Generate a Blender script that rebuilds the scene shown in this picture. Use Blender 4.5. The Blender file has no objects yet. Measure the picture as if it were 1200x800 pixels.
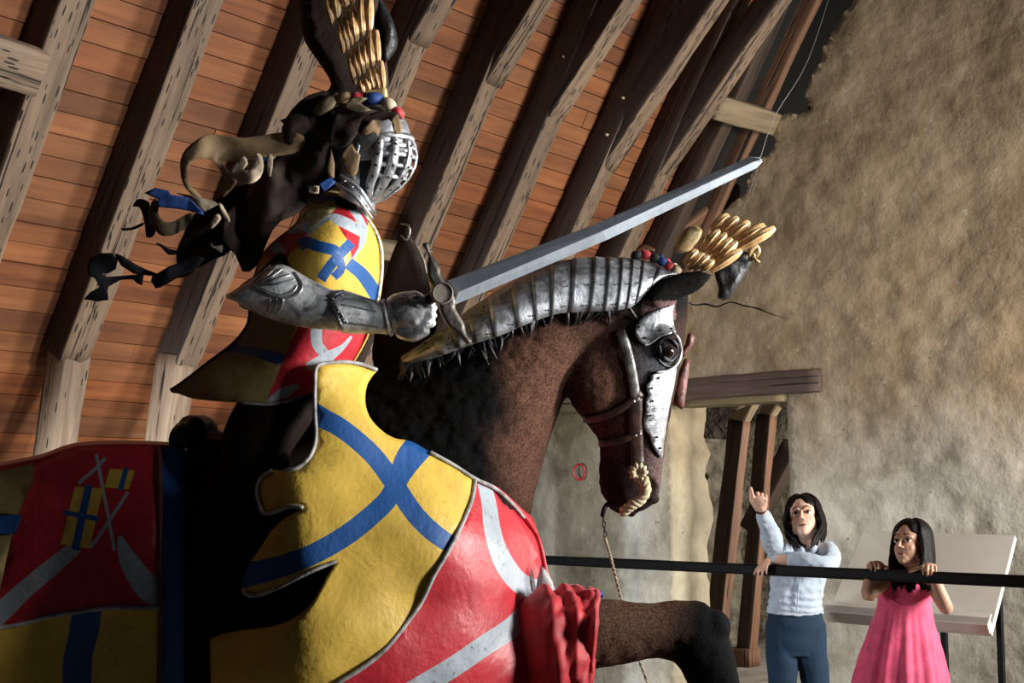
import bpy, bmesh, math, random
import numpy as np
from math import sin, cos, pi, radians, sqrt
from mathutils import Vector, Matrix, noise
from mathutils.bvhtree import BVHTree
from mathutils.geometry import delaunay_2d_cdt

random.seed(7)
S = bpy.context.scene
C = S.collection

# ------------------------------------------------------------------ camera
F = 1645.0                      # focal length in pixels of a 1200 px wide frame
PITCH = radians(6.65)
YAW = radians(38.38)            # ridge direction of the roof, to the right of the view
EYE = Vector((0, 0, 1.39))
cam = bpy.data.objects.new('camera', bpy.data.cameras.new('camera'))
C.objects.link(cam); S.camera = cam
cam.location = EYE; cam.rotation_euler = (pi/2 + PITCH, 0, 0)
cam.data.sensor_width = 36; cam.data.lens = F/1200*36
cam.data.clip_end = 60
FW = Vector((0, cos(PITCH), sin(PITCH))); UP = Vector((0, -sin(PITCH), cos(PITCH))); RT = Vector((1, 0, 0))

def ray(x, y): return FW + RT*((x-600)/F) + UP*((400-y)/F)
def P(x, y, d): return EYE + ray(x, y)*d
def pix(v):
    w = v-EYE; d = w.dot(FW)
    return (600+F*w.x/d, 400-F*w.dot(UP)/d, d)

# ------------------------------------------------------------------ light
S.view_settings.view_transform = 'Standard'; S.view_settings.look = 'None'
S.view_settings.gamma = 1.0; S.view_settings.use_curve_mapping = False
S.view_settings.exposure = 0.0
W = bpy.data.worlds.new('world'); S.world = W; W.use_nodes = True
W.node_tree.nodes['Background'].inputs[0].default_value = (0.75, 0.85, 1.0, 1)
W.node_tree.nodes['Background'].inputs[1].default_value = 0.012

def area(name, loc, target, sx, sy, power, col, spread=180):
    l = bpy.data.lights.new(name, 'AREA'); l.shape = 'RECTANGLE'; l.size = sx; l.size_y = sy
    l.energy = power; l.color = col; l.spread = radians(spread)
    o = bpy.data.objects.new(name, l); C.objects.link(o); o.location = loc
    o.rotation_euler = (Vector(target)-Vector(loc)).to_track_quat('-Z', 'Y').to_euler()
    return o
# daylight through the window openings on the right-hand side of the attic, plus two added fills
area('window_light_right', (3.4, 2.72, 2.05), (0.0, 3.45, 2.0), 0.5, 0.9, 50, (1.0, 0.97, 0.92), 75)
area('fill_light_front', (3.4, 1.3, 2.3), (0.45, 3.4, 2.75), 0.4, 0.4, 9, (0.97, 0.98, 1.0), 44)  # added fill for the knight's front, not an opening in the room
area('window_light_side', (4.3, 5.3, 1.7), (-1.5, 6.6, 2.4), 0.6, 1.0, 95, (1.0, 0.96, 0.90), 150)
area('fill_light_left', (-1.9, 5.2, 1.15), (0.7, 8.9, 1.05), 0.6, 0.8, 32, (0.93, 0.97, 1.0), 100)  # added lamp behind the horse, brightens the wall left of the doorway
area('window_light_back', (5.2, 4.4, 2.6), (1.6, 8.2, 1.8), 0.9, 1.1, 110, (1.0, 0.96, 0.89), 110)
area('next_room_window', (5.0, 10.6, 1.8), (1.6, 12.0, 1.2), 0.9, 0.9, 200, (1.0, 0.93, 0.84))

# ------------------------------------------------------------------ materials
def new_mat(name):
    m = bpy.data.materials.new(name); m.use_nodes = True
    nt = m.node_tree; nt.nodes.clear()
    out = nt.nodes.new('ShaderNodeOutputMaterial'); b = nt.nodes.new('ShaderNodeBsdfPrincipled')
    nt.links.new(b.outputs[0], out.inputs[0])
    return m, nt, b
def N(nt, t, **k):
    n = nt.nodes.new(t)
    for a, v in k.items(): setattr(n, a, v)
    return n
def coords(nt, kind='Object', scale=(1, 1, 1), loc=(0, 0, 0)):
    t = N(nt, 'ShaderNodeTexCoord'); mp = N(nt, 'ShaderNodeMapping')
    mp.inputs['Scale'].default_value = scale; mp.inputs['Location'].default_value = loc
    nt.links.new(t.outputs[kind], mp.inputs[0]); return mp.outputs[0]
def nz(nt, vec, scale, detail=4, rough=.55, dist=0):
    n = N(nt, 'ShaderNodeTexNoise'); n.inputs['Scale'].default_value = scale
    n.inputs['Detail'].default_value = detail; n.inputs['Roughness'].default_value = rough
    n.inputs['Distortion'].default_value = dist
    nt.links.new(vec, n.inputs['Vector']); return n.outputs['Fac']
def ramp(nt, fac, stops):
    r = N(nt, 'ShaderNodeValToRGB'); e = r.color_ramp.elements
    while len(e) < len(stops): e.new(.5)
    for i, (p, c) in enumerate(stops):
        e[i].position = p; e[i].color = (*c, 1) if len(c) == 3 else c
    nt.links.new(fac, r.inputs[0]); return r.outputs[0]
def mix(nt, fac, a, b, mode='MIX'):
    m = N(nt, 'ShaderNodeMix', data_type='RGBA', blend_type=mode)
    for s, v in ((m.inputs[0], fac), (m.inputs[6], a), (m.inputs[7], b)):
        if hasattr(v, 'is_linked') or isinstance(v, bpy.types.NodeSocket): nt.links.new(v, s)
        elif isinstance(v, (int, float)): s.default_value = v
        else: s.default_value = (*v, 1)
    return m.outputs[2]
def bump(nt, b, h, strength, dist=.01, prev=None):
    n = N(nt, 'ShaderNodeBump'); n.inputs['Strength'].default_value = strength
    n.inputs['Distance'].default_value = dist
    nt.links.new(h, n.inputs['Height'])
    if prev is not None: nt.links.new(prev, n.inputs['Normal'])
    nt.links.new(n.outputs[0], b.inputs['Normal']); return n.outputs[0]

def simple(name, col, rough=.6, metal=0, var=.25, vscale=12, bstr=.2, bscale=60, dark=None, sheen=0, detail=5, bdist=.004):
    m, nt, b = new_mat(name); v = coords(nt)
    f = nz(nt, v, vscale, detail)
    d = dark or tuple(c*(1-var*1.6) for c in col); l = tuple(min(1, c*(1+var*.5)) for c in col)
    c = ramp(nt, f, [(.3, d), (.62, l)])
    nt.links.new(c, b.inputs['Base Color'])
    b.inputs['Roughness'].default_value = rough; b.inputs['Metallic'].default_value = metal
    if sheen: b.inputs['Sheen Weight'].default_value = sheen
    if bstr: bump(nt, b, nz(nt, v, bscale, 4), bstr, bdist)
    return m

def painted_cloth(name, col, wear=(.12, .09, .05), rough=.5, amount=.35):
    """stiff hand-painted canvas: brush streaks, cracks and grime"""
    m, nt, b = new_mat(name); v = coords(nt)
    f = nz(nt, v, 7, 6, .6, .4); f2 = nz(nt, v, 55, 5, .7)
    c = ramp(nt, f, [(.25, tuple(x*.72 for x in col)), (.5, col), (.8, tuple(min(1, x*1.12) for x in col))])
    g = ramp(nt, f2, [(.30, (1, 1, 1)), (.42, (0, 0, 0))])
    vv = N(nt, 'ShaderNodeMath', operation='MULTIPLY'); nt.links.new(g, vv.inputs[0]); vv.inputs[1].default_value = amount
    c = mix(nt, vv.outputs[0], c, wear)
    nt.links.new(c, b.inputs['Base Color']); b.inputs['Roughness'].default_value = rough
    p = bump(nt, b, nz(nt, v, 6, 5, .55, .5), .3, .03)
    bump(nt, b, nz(nt, coords(nt, scale=(1, 1, .6)), 90, 4), .3, .003, p)
    return m
def silver_paint(name, base=(.55, .58, .62), dark=(.05, .05, .055), metal=.7, rough=.33, scl=14, lo=.33, hi=.55, bs=.5):
    m, nt, b = new_mat(name); v = coords(nt)
    f = nz(nt, v, scl, 7, .68, .8)
    c = ramp(nt, f, [(lo, dark), (hi, base)])
    nt.links.new(c, b.inputs['Base Color']); b.inputs['Metallic'].default_value = metal
    r = ramp(nt, nz(nt, v, 40, 4), [(.3, (rough*.7,)*3), (.7, (rough*1.5,)*3)])
    nt.links.new(r, b.inputs['Roughness'])
    p = bump(nt, b, nz(nt, v, 22, 6, .65, .6), bs, .008)
    bump(nt, b, nz(nt, v, 140, 3), .2, .002, p)
    return m

def wood(name, light, mid, dark, holes=0.0, grain=(26, 26, 1.4), rough=.75, attr=None, cracks=True):
    """wood with the grain along local Z"""
    m, nt, b = new_mat(name)
    oi = N(nt, 'ShaderNodeObjectInfo')
    t = N(nt, 'ShaderNodeTexCoord'); ad = N(nt, 'ShaderNodeVectorMath', operation='MULTIPLY_ADD')
    cmb = N(nt, 'ShaderNodeCombineXYZ'); 
    for i in range(3): nt.links.new(oi.outputs['Random'], cmb.inputs[i])
    ad.inputs[1].default_value = (37, 37, 37)
    nt.links.new(cmb.outputs[0], ad.inputs[0]); nt.links.new(t.outputs['Object'], ad.inputs[2])
    def mp(s):
        q = N(nt, 'ShaderNodeMapping'); q.inputs['Scale'].default_value = s
        nt.links.new(ad.outputs[0], q.inputs[0]); return q.outputs[0]
    vg = mp(grain)
    f = nz(nt, vg, 1.0, 8, .68, .35)
    c = ramp(nt, f, [(.25, dark), (.47, mid), (.72, light)])
    big = nz(nt, mp((5, 5, 1.5)), 1, 4)
    c = mix(nt, ramp(nt, big, [(.35, (.0, .0, .0)), (.7, (.6, .6, .6))]), c, tuple(x*.5 for x in mid))
    if attr:
        a = N(nt, 'ShaderNodeAttribute'); a.attribute_name = attr
        c = mix(nt, 1.0, c, a.outputs['Color'], 'MULTIPLY')
    h = f
    if holes:
        vo = N(nt, 'ShaderNodeTexVoronoi'); vo.inputs['Scale'].default_value = 1
        nt.links.new(mp((70, 70, 12)), vo.inputs['Vector'])
        thr = N(nt, 'ShaderNodeMath', operation='LESS_THAN'); thr.inputs[1].default_value = .30
        nt.links.new(vo.outputs['Distance'], thr.inputs[0])
        sel = N(nt, 'ShaderNodeSeparateColor'); nt.links.new(vo.outputs['Color'], sel.inputs[0])
        t2 = N(nt, 'ShaderNodeMath', operation='LESS_THAN'); t2.inputs[1].default_value = holes
        nt.links.new(sel.outputs[0], t2.inputs[0])
        mu = N(nt, 'ShaderNodeMath', operation='MULTIPLY')
        nt.links.new(thr.outputs[0], mu.inputs[0]); nt.links.new(t2.outputs[0], mu.inputs[1])
        c = mix(nt, mu.outputs[0], c, tuple(x*.16 for x in dark))
    if cracks:
        cr = nz(nt, mp((42, 42, .9)), 1, 3, .5, .2)
        cc = ramp(nt, cr, [(.34, (1, 1, 1)), (.375, (0, 0, 0))])
        c = mix(nt, cc, c, tuple(x*.25 for x in dark))
        bump(nt, b, ramp(nt, cr, [(.33, (0, 0, 0)), (.4, (1, 1, 1))]), .6, .01)
        n0 = b.inputs['Normal'].links[0].from_socket
        bump(nt, b, h, .5, .006, n0)
    else: bump(nt, b, h, .4, .004)
    nt.links.new(c, b.inputs['Base Color']); b.inputs['Roughness'].default_value = rough
    return m

M = {}
M['rafter'] = wood('weathered_oak', (.34, .235, .155), (.20, .135, .088), (.06, .037, .022), holes=.62)
M['post'] = wood('old_oak_post', (.35, .25, .17), (.21, .145, .096), (.06, .037, .022), holes=.12)
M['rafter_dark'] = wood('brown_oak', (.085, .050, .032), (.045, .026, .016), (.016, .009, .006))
M['orange_oak'] = wood('orange_oak', (.28, .14, .078), (.18, .088, .047), (.06, .029, .015))
M['stub'] = wood('pale_oak', (.40, .31, .20), (.27, .20, .12), (.08, .055, .035))
M['board'] = wood('roof_boards', (.42, .165, .055), (.27, .092, .029), (.09, .027, .009), grain=(18, 18, 1.2), attr='tint', cracks=False)
M['lintel'] = wood('lintel_oak', (.17, .11, .08), (.10, .062, .045), (.035, .02, .014))
M['lintel_edge'] = wood('lintel_edge', (.33, .25, .13), (.2, .15, .075), (.06, .04, .02))
M['deck'] = wood('deck_boards', (.42, .39, .35), (.30, .275, .24), (.12, .10, .085), grain=(20, 1.2, 20), attr='tint', cracks=False)
M['yellow'] = painted_cloth('yellow_paint', (.70, .47, .075), (.17, .11, .02), .5)
M['ochre'] = painted_cloth('ochre_cloth', (.30, .235, .085), (.10, .075, .03), .8)
M['blue'] = painted_cloth('blue_paint', (.010, .085, .30), (.006, .02, .06), .55, .25)
M['red'] = painted_cloth('red_paint', (.50, .022, .035), (.16, .012, .02), .45, .3)
M['silvercloth'] = painted_cloth('silver_band', (.36, .41, .46), (.08, .09, .10), .45, .8)
M['greytrim'] = simple('grey_trim', (.38, .37, .37), .6, 0, .4, 30, .4, 90)
M['steel'] = silver_paint('armour_silver', (.52, .54, .58), (.09, .09, .10), .72, .44, 18, .32, .62, .4)
M['steel_bright'] = silver_paint('bright_silver', (.70, .72, .75), (.10, .10, .11), .8, .36, 15, .34, .58, .5)
M['steel_dark'] = silver_paint('old_steel', (.42, .42, .41), (.055, .052, .045), .7, .44, 16, .35, .66, .45)
M['arm_silver'] = silver_paint('arm_silver', (.86, .88, .90), (.14, .14, .145), .2, .34, 20, .34, .56, .6)
M['blade'] = simple('blade_paint', (.70, .79, .88), .42, .0, .12, 8, .2, 50)
M['guard'] = simple('guard_metal', (.20, .18, .155), .5, .45, .4, 20, .4, 70)
M['gold'] = simple('gilded_wood', (.66, .44, .22), .36, .0, .3, 38, .4, 60, (.40, .21, .07))
M['gold_pale'] = simple('pale_gilding', (.48, .36, .17), .5, .15, .5, 45, .8, 45, (.13, .08, .03))
M['black_feather'] = simple('black_feather', (.010, .010, .012), .5, 0, .5, 60, .9, 70)
M['black_cloth'] = simple('black_cloth', (.012, .012, .018), .75, 0, .4, 20, .4, 80)
M['brown_cloth'] = simple('brown_cloth', (.030, .016, .010), .85, 0, .5, 14, .4, 60)
M['tan_cloth'] = simple('tan_cloth', (.30, .195, .10), .8, 0, .2, 8, .4, 60)
M['olive_cloth'] = simple('olive_cloth', (.17, .13, .07), .85, 0, .2, 16, .4, 60)
M['cream_cloth'] = simple('cream_cloth', (.50, .39, .27), .8, 0, .18, 16, .4, 60)
M['blue_cloth'] = simple('blue_cloth', (.012, .055, .23), .7, 0, .3, 16, .4, 60)
M['red_cloth'] = simple('red_cloth', (.50, .02, .03), .6, 0, .25, 16, .3, 60, sheen=.2)
M['leather'] = simple('leather', (.055, .028, .020), .45, 0, .4, 22, .4, 90)
M['leather_red'] = simple('red_leather', (.16, .05, .04), .5, 0, .4, 22, .4, 90)
M['rope'] = simple('rope_cream', (.60, .50, .32), .75, 0, .25, 60, .4, 160)
M['cord'] = simple('cord', (.33, .28, .21), .8, 0, .3, 60, .3, 160)
M['iron'] = simple('black_iron', (.004, .004, .005), .6, 0, .3, 20, .15, 60)
M['panel'] = simple('lectern_panel', (.56, .53, .47), .55, 0, .08, 3, .04, 40)
M['denim'] = simple('denim', (.004, .026, .062), .85, 0, .2, 8, .5, 200)
M['shirt'] = simple('grey_knit', (.44, .53, .64), .85, 0, .12, 22, .5, 160, sheen=.2)
M['dress'] = simple('pink_cotton', (.80, .085, .20), .75, 0, .16, 18, .45, 70, sheen=.3)
M['hair'] = simple('black_hair', (.0035, .0022, .002), .55, 0, .5, 40, .5, 120)
M['eyewhite'] = simple('eye_white', (.75, .72, .70), .25, 0, .05, 5, 0)
M['iris'] = simple('iris', (.02, .010, .006), .12, 0, .2, 5, 0)
M['lips'] = simple('lips', (.10, .022, .02), .4, 0, .1, 5, 0)
M['teeth'] = simple('teeth', (.75, .72, .66), .35, 0, .05, 5, 0)
M['gap_shade'] = simple('gap_shade', (.006, .005, .004), .95, 0, .2, 5, 0)  # near-black stand-in for the shade of unlit gaps
M['dark_leg'] = simple('dark_leg', (.014, .008, .006), .8, 0, .3, 12, .3, 60)
for n_ in ('iron', 'hair', 'dark_leg'):
    for q_ in M[n_].node_tree.nodes:
        if q_.type == 'BSDF_PRINCIPLED': q_.inputs['Specular IOR Level'].default_value = .18
M['redplastic'] = simple('red_ring', (.42, .01, .012), .35, 0, .1, 5, 0)
M['wire'] = simple('steel_wire', (.30, .30, .30), .4, .6, .1, 5, 0)

def attr_mat(name, rough, bscale, bstr, speck=0.0, sss=0.0, bdist=.003, sheen=0):
    m, nt, b = new_mat(name); v = coords(nt)
    a = N(nt, 'ShaderNodeAttribute'); a.attribute_name = 'tint'
    c = a.outputs['Color']
    if speck:
        s = ramp(nt, nz(nt, v, bscale, 3, .8), [(.35, (.35, .35, .35)), (.65, (1.7, 1.7, 1.7))])
        c = mix(nt, speck, c, s, 'MULTIPLY')
    nt.links.new(c, b.inputs['Base Color']); b.inputs['Roughness'].default_value = rough
    if sss:
        b.inputs['Subsurface Weight'].default_value = sss; b.inputs['Subsurface Radius'].default_value = (.012, .005, .003)
        b.inputs['Subsurface Scale'].default_value = .6
    if name == 'horse_hair': b.inputs['Specular IOR Level'].default_value = .08
    bump(nt, b, nz(nt, v, bscale, 4, .7), bstr, bdist)
    return m
M['fur'] = attr_mat('horse_hair', .8, 150, .6, .9, 0, .004, 0)
M['skin'] = attr_mat('skin', .5, 120, .06, 0, .12)

# wall plaster
def wall_mat():
    m, nt, b = new_mat('rough_plaster'); v = coords(nt)
    sep = N(nt, 'ShaderNodeSeparateXYZ'); nt.links.new(v, sep.inputs[0])
    f1 = nz(nt, v, 1.3, 5, .6); f2 = nz(nt, v, 4.5, 6, .62); f3 = nz(nt, v, 34, 4, .6)
    brown = ramp(nt, f2, [(.3, (.25, .18, .105)), (.5, (.33, .245, .15)), (.75, (.42, .325, .215))])
    grey = ramp(nt, f2, [(.3, (.36, .335, .275)), (.5, (.46, .43, .36)), (.75, (.56, .53, .46))])
    # height plus noise picks the older brown lime above and the greyer mortar below
    ma = N(nt, 'ShaderNodeMath', operation='MULTIPLY_ADD'); nt.links.new(f1, ma.inputs[0]); ma.inputs[1].default_value = 1.6
    nt.links.new(sep.outputs[2], ma.inputs[2])
    sel = ramp(nt, ma.outputs[0], [(.0, (0, 0, 0)), (1.0, (1, 1, 1))])
    mr = N(nt, 'ShaderNodeMapRange'); mr.inputs['From Min'].default_value = 2.2; mr.inputs['From Max'].default_value = 3.1
    nt.links.new(ma.outputs[0], mr.inputs['Value'])
    c = mix(nt, mr.outputs[0], grey, brown)
    # vertical fields of lighter and darker tint to the left of the doorway
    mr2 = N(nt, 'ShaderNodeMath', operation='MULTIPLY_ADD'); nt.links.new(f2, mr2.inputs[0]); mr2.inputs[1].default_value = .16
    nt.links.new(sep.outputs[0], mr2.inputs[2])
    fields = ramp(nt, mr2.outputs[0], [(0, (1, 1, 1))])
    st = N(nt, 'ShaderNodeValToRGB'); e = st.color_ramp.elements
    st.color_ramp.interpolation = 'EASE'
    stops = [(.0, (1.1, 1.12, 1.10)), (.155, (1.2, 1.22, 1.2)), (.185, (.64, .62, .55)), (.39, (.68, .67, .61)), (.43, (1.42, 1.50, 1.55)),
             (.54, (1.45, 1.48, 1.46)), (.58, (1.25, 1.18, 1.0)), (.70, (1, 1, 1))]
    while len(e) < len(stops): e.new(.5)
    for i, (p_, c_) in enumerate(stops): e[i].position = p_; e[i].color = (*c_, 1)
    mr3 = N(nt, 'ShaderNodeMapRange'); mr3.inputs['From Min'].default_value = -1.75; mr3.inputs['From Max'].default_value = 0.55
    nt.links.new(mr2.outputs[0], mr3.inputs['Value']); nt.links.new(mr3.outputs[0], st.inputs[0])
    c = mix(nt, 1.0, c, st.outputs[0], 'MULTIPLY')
    stain = ramp(nt, nz(nt, v, 2.1, 7, .68, .6), [(.36, (.70, .66, .60)), (.5, (1, 1, 1)), (.66, (1.14, 1.16, 1.18))])
    c = mix(nt, .8, c, stain, 'MULTIPLY')
    flake = ramp(nt, nz(nt, v, 17, 6, .75), [(.60, (0, 0, 0)), (.66, (.6, .6, .6))])
    c = mix(nt, flake, c, (.50, .45, .37))
    pit = ramp(nt, f3, [(.27, (1, 1, 1)), (.31, (0, 0, 0))])
    c = mix(nt, pit, c, (.07, .055, .04))
    vo = N(nt, 'ShaderNodeTexVoronoi', feature='DISTANCE_TO_EDGE'); vo.inputs['Scale'].default_value = 2.3
    mpv = N(nt, 'ShaderNodeMix', data_type='VECTOR'); 
    nzv = N(nt, 'ShaderNodeTexNoise'); nzv.inputs['Scale'].default_value = 4; nt.links.new(v, nzv.inputs['Vector'])
    mpv.inputs[0].default_value = .25; nt.links.new(v, mpv.inputs[4]); nt.links.new(nzv.outputs['Color'], mpv.inputs[5])
    nt.links.new(mpv.outputs[1], vo.inputs['Vector'])
    nt.links.new(c, b.inputs['Base Color']); b.inputs['Roughness'].default_value = .92
    stone = ramp(nt, vo.outputs['Distance'], [(0, (0, 0, 0)), (.09, (1, 1, 1))])
    p = bump(nt, b, nz(nt, v, 3.2, 5, .5), .5, .05)
    p = bump(nt, b, nz(nt, v, 9, 6, .6), .45, .02, p)
    bump(nt, b, nz(nt, v, 60, 4, .7), .5, .004, p)
    return m
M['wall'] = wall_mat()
M['rubble'] = simple('rubble_stone', (.20, .175, .13), .95, 0, .6, 6, 1.0, 12, (.05, .04, .03), bdist=.05)

# ------------------------------------------------------------------ mesh helpers
def put(name, verts, faces, mats, parent=None, fm=None, smooth=True, mw=None):
    me = bpy.data.meshes.new(name); me.from_pydata([tuple(v) for v in verts], [], faces)
    if not isinstance(mats, (list, tuple)): mats = [mats]
    for m in mats: me.materials.append(m)
    if fm is not None: me.polygons.foreach_set('material_index', fm)
    if smooth: me.polygons.foreach_set('use_smooth', [True]*len(me.polygons))
    me.update()
    o = bpy.data.objects.new(name, me); C.objects.link(o)
    if mw is not None: o.matrix_world = mw
    if parent is not None:
        o.parent = parent; o.matrix_parent_inverse = parent_inv(parent)
    return o
def parent_inv(p):
    m = p.matrix_basis.copy(); q = p
    while q.parent: m = q.parent.matrix_basis @ q.matrix_parent_inverse @ m if False else m; q = q.parent
    return world_of(p).inverted()
def world_of(o):
    if o.parent is None: return o.matrix_basis.copy()
    return world_of(o.parent) @ o.matrix_parent_inverse @ o.matrix_basis
def tag(o, label=None, cat=None, group=None, kind=None):
    if label: o['label'] = label
    if cat: o['category'] = cat
    if group: o['group'] = group
    if kind: o['kind'] = kind
    return o
def empty(name, loc, label=None, cat=None, group=None):
    o = bpy.data.objects.new(name, None); C.objects.link(o); o.location = loc
    o.empty_display_size = .1
    return tag(o, label, cat, group)
def flat(o, angle=35):
    me = o.data
    me.polygons.foreach_set('use_smooth', [False]*len(me.polygons)); return o

class MB:
    """collects pieces that become ONE mesh"""
    def __init__(s): s.v = []; s.f = []; s.m = []; s.starts = []
    def add(s, v, f, m=0):
        k = len(s.v); s.starts.append((k, len(s.f))); s.v += [Vector(x) for x in v]; s.f += [tuple(i+k for i in q) for q in f]; s.m += [m]*len(f)
    def box(s, a, b, m=0):
        x0, y0, z0 = a; x1, y1, z1 = b
        s.add([(x0,y0,z0),(x1,y0,z0),(x1,y1,z0),(x0,y1,z0),(x0,y0,z1),(x1,y0,z1),(x1,y1,z1),(x0,y1,z1)],
              [(0,3,2,1),(4,5,6,7),(0,1,5,4),(1,2,6,5),(2,3,7,6),(3,0,4,7)], m)
    def tube(s, pts, rad, n=10, m=0, smooth=4, flat_=None):
        pts = [Vector(p) for p in pts]
        if not isinstance(rad, (list, tuple)): rad = [rad]*len(pts)
        if smooth > 1 and len(pts) > 2: pts, rad = spline(pts, rad, smooth)
        t0 = (pts[1]-pts[0]).normalized(); up = Vector((0, 0, 1)) if abs(t0.z) < .9 else Vector((1, 0, 0))
        nrm = t0.cross(up).normalized(); rings = []
        L = len(pts)
        # rounded ends
        ext_p = [pts[0]-t0*rad[0]*.7, pts[0]-t0*rad[0]*.35]+pts
        ext_r = [rad[0]*.35, rad[0]*.8]+list(rad)
        te = (pts[-1]-pts[-2]).normalized()
        ext_p += [pts[-1]+te*rad[-1]*.35, pts[-1]+te*rad[-1]*.7]; ext_r += [rad[-1]*.8, rad[-1]*.35]
        V = []; Fc = []
        for i, (p, r) in enumerate(zip(ext_p, ext_r)):
            a = ext_p[max(0, i-1)]; b = ext_p[min(len(ext_p)-1, i+1)]; t = (b-a)
            t = t.normalized() if t.length > 1e-9 else t0
            nrm = (nrm-t*nrm.dot(t)); nrm = nrm.normalized() if nrm.length > 1e-6 else t.orthogonal().normalized()
            bn = t.cross(nrm)
            for j in range(n):
                an = 2*pi*j/n; V.append(p+nrm*(r*cos(an))+bn*(r*sin(an)))
        for i in range(len(ext_p)-1):
            for j in range(n):
                k = (j+1) % n; Fc.append((i*n+j, i*n+k, (i+1)*n+k, (i+1)*n+j))
        Fc.append(tuple(range(n-1, -1, -1))); e = (len(ext_p)-1)*n; Fc.append(tuple(range(e, e+n)))
        s.add(V, Fc, m)
    def ell(s, c, r, n=14, m=0, rot=None):
        c = Vector(c); r = (r, r, r) if isinstance(r, (int, float)) else r; V = []; Fc = []
        h = n//2
        for i in range(1, h):
            a = pi*i/h
            for j in range(n):
                b = 2*pi*j/n; V.append(Vector((sin(a)*cos(b)*r[0], sin(a)*sin(b)*r[1], cos(a)*r[2])))
        V += [Vector((0, 0, r[2])), Vector((0, 0, -r[2]))]
        if rot is not None: V = [rot @ v for v in V]
        V = [v+c for v in V]
        for i in range(h-2):
            for j in range(n):
                k = (j+1) % n; Fc.append((i*n+j, (i+1)*n+j, (i+1)*n+k, i*n+k))
        t = (h-1)*n
        for j in range(n):
            k = (j+1) % n; Fc.append((j, k, t)); Fc.append(((h-2)*n+k, (h-2)*n+j, t+1))
        s.add(V, Fc, m)
    def loft(s, secs, n=28, sub=5, m=0, cap=True, fold=None):
        """secs: (centre, a vector, b vector, exponent)"""
        cs = [x[0] for x in secs]; as_ = [x[1] for x in secs]; bs = [x[2] for x in secs]
        es = [x[3] if len(x) > 3 else 1.0 for x in secs]
        if sub > 1:
            cs = cat(cs, sub); as_ = cat(as_, sub); bs = cat(bs, sub); es = [v.x for v in cat([Vector((e, 0, 0)) for e in es], sub)]
        V = []; Fc = []
        for i, (c, a, b, e) in enumerate(zip(cs, as_, bs, es)):
            for j in range(n):
                t = 2*pi*j/n; ca, sb = cos(t), sin(t)
                ca = math.copysign(abs(ca)**e, ca); sb = math.copysign(abs(sb)**e, sb)
                p = c+a*ca+b*sb
                if fold: p = fold(p, c, i/(len(cs)-1), t)
                V.append(p)
        for i in range(len(cs)-1):
            for j in range(n):
                k = (j+1) % n; Fc.append((i*n+j, i*n+k, (i+1)*n+k, (i+1)*n+j))
        if cap: Fc.append(tuple(range(n-1, -1, -1))); e = (len(cs)-1)*n; Fc.append(tuple(range(e, e+n)))
        s.add(V, Fc, m)
    def plo(s, secs, **k):
        """secs in picture terms: (x1,y1, x2,y2, depth, half thickness in m, exponent)"""
        out = []
        for q in secs:
            x1, y1, x2, y2, d, th = q[:6]
            A = P(x1, y1, d); B = P(x2, y2, d)
            out.append(((A+B)/2, (A-B)/2, FW*th, q[6] if len(q) > 6 else 1.0))
        s.loft(out, **k)
    def build_each(s, name, mat, parent):
        """every piece becomes a part of its own"""
        ends = s.starts[1:]+[(len(s.v), len(s.f))]
        for (a, fa), (b, fb) in zip(s.starts, ends):
            last = put(name, s.v[a:b], [tuple(i-a for i in q) for q in s.f[fa:fb]], mat, parent)
        return last
    def build(s, name, mats, parent=None, smooth=True):
        return put(name, s.v, s.f, mats, parent, s.m, smooth)

def spline(pts, rad, k):
    P4 = [Vector((*p, r)) for p, r in zip(pts, rad)]
    o = cat(P4, k); return [Vector(v[:3]) for v in o], [max(1e-4, v[3]) for v in o]
def cat(p, k, closed=False):
    o = []; n = len(p)
    rng = range(n) if closed else range(n-1)
    for i in rng:
        if closed: a, b, c, d = p[(i-1) % n], p[i], p[(i+1) % n], p[(i+2) % n]
        else:
            b, c = p[i], p[i+1]; a = p[i-1] if i > 0 else b*2-c; d = p[i+2] if i+2 < n else c*2-b
        for j in range(k):
            t = j/k; o.append(b*(1)*1.0 + (c-a)*(.5*t) + (a*2-b*5+c*4-d)*(.5*t*t) + (b*3-a-c*3+d)*(.5*t*t*t))
    if not closed: o.append(p[-1].copy())
    return o
def sp2(pts, k=4, closed=True):
    return [tuple(v) for v in cat([Vector(p) for p in pts], k, closed)]

def fuse(mb, voxel, name, mats, parent=None, smooth_it=6, paint=None, deform=None):
    """one continuous surface out of overlapping volumes"""
    tmp = put('tmp', mb.v, mb.f, M['fur']); 
    bm = bmesh.new(); bm.from_mesh(tmp.data); bmesh.ops.recalc_face_normals(bm, faces=bm.faces); bm.to_mesh(tmp.data); bm.free()
    r = tmp.modifiers.new('r', 'REMESH'); r.mode = 'VOXEL'; r.voxel_size = voxel; r.use_smooth_shade = True
    if smooth_it:
        sm = tmp.modifiers.new('s', 'SMOOTH'); sm.iterations = smooth_it; sm.factor = .5
    bpy.context.view_layer.update()
    dg = bpy.context.evaluated_depsgraph_get()
    me = bpy.data.meshes.new_from_object(tmp.evaluated_get(dg))
    bpy.data.objects.remove(tmp)
    me.name = name; me.materials.clear()
    for m in (mats if isinstance(mats, (list, tuple)) else [mats]): me.materials.append(m)
    if deform:
        for v in me.vertices: v.co = deform(v.co)
    if paint: color(me, paint)
    me.polygons.foreach_set('use_smooth', [True]*len(me.polygons))
    o = bpy.data.objects.new(name, me); C.objects.link(o)
    if parent is not None: o.parent = parent; o.matrix_parent_inverse = world_of(parent).inverted()
    return o
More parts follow.
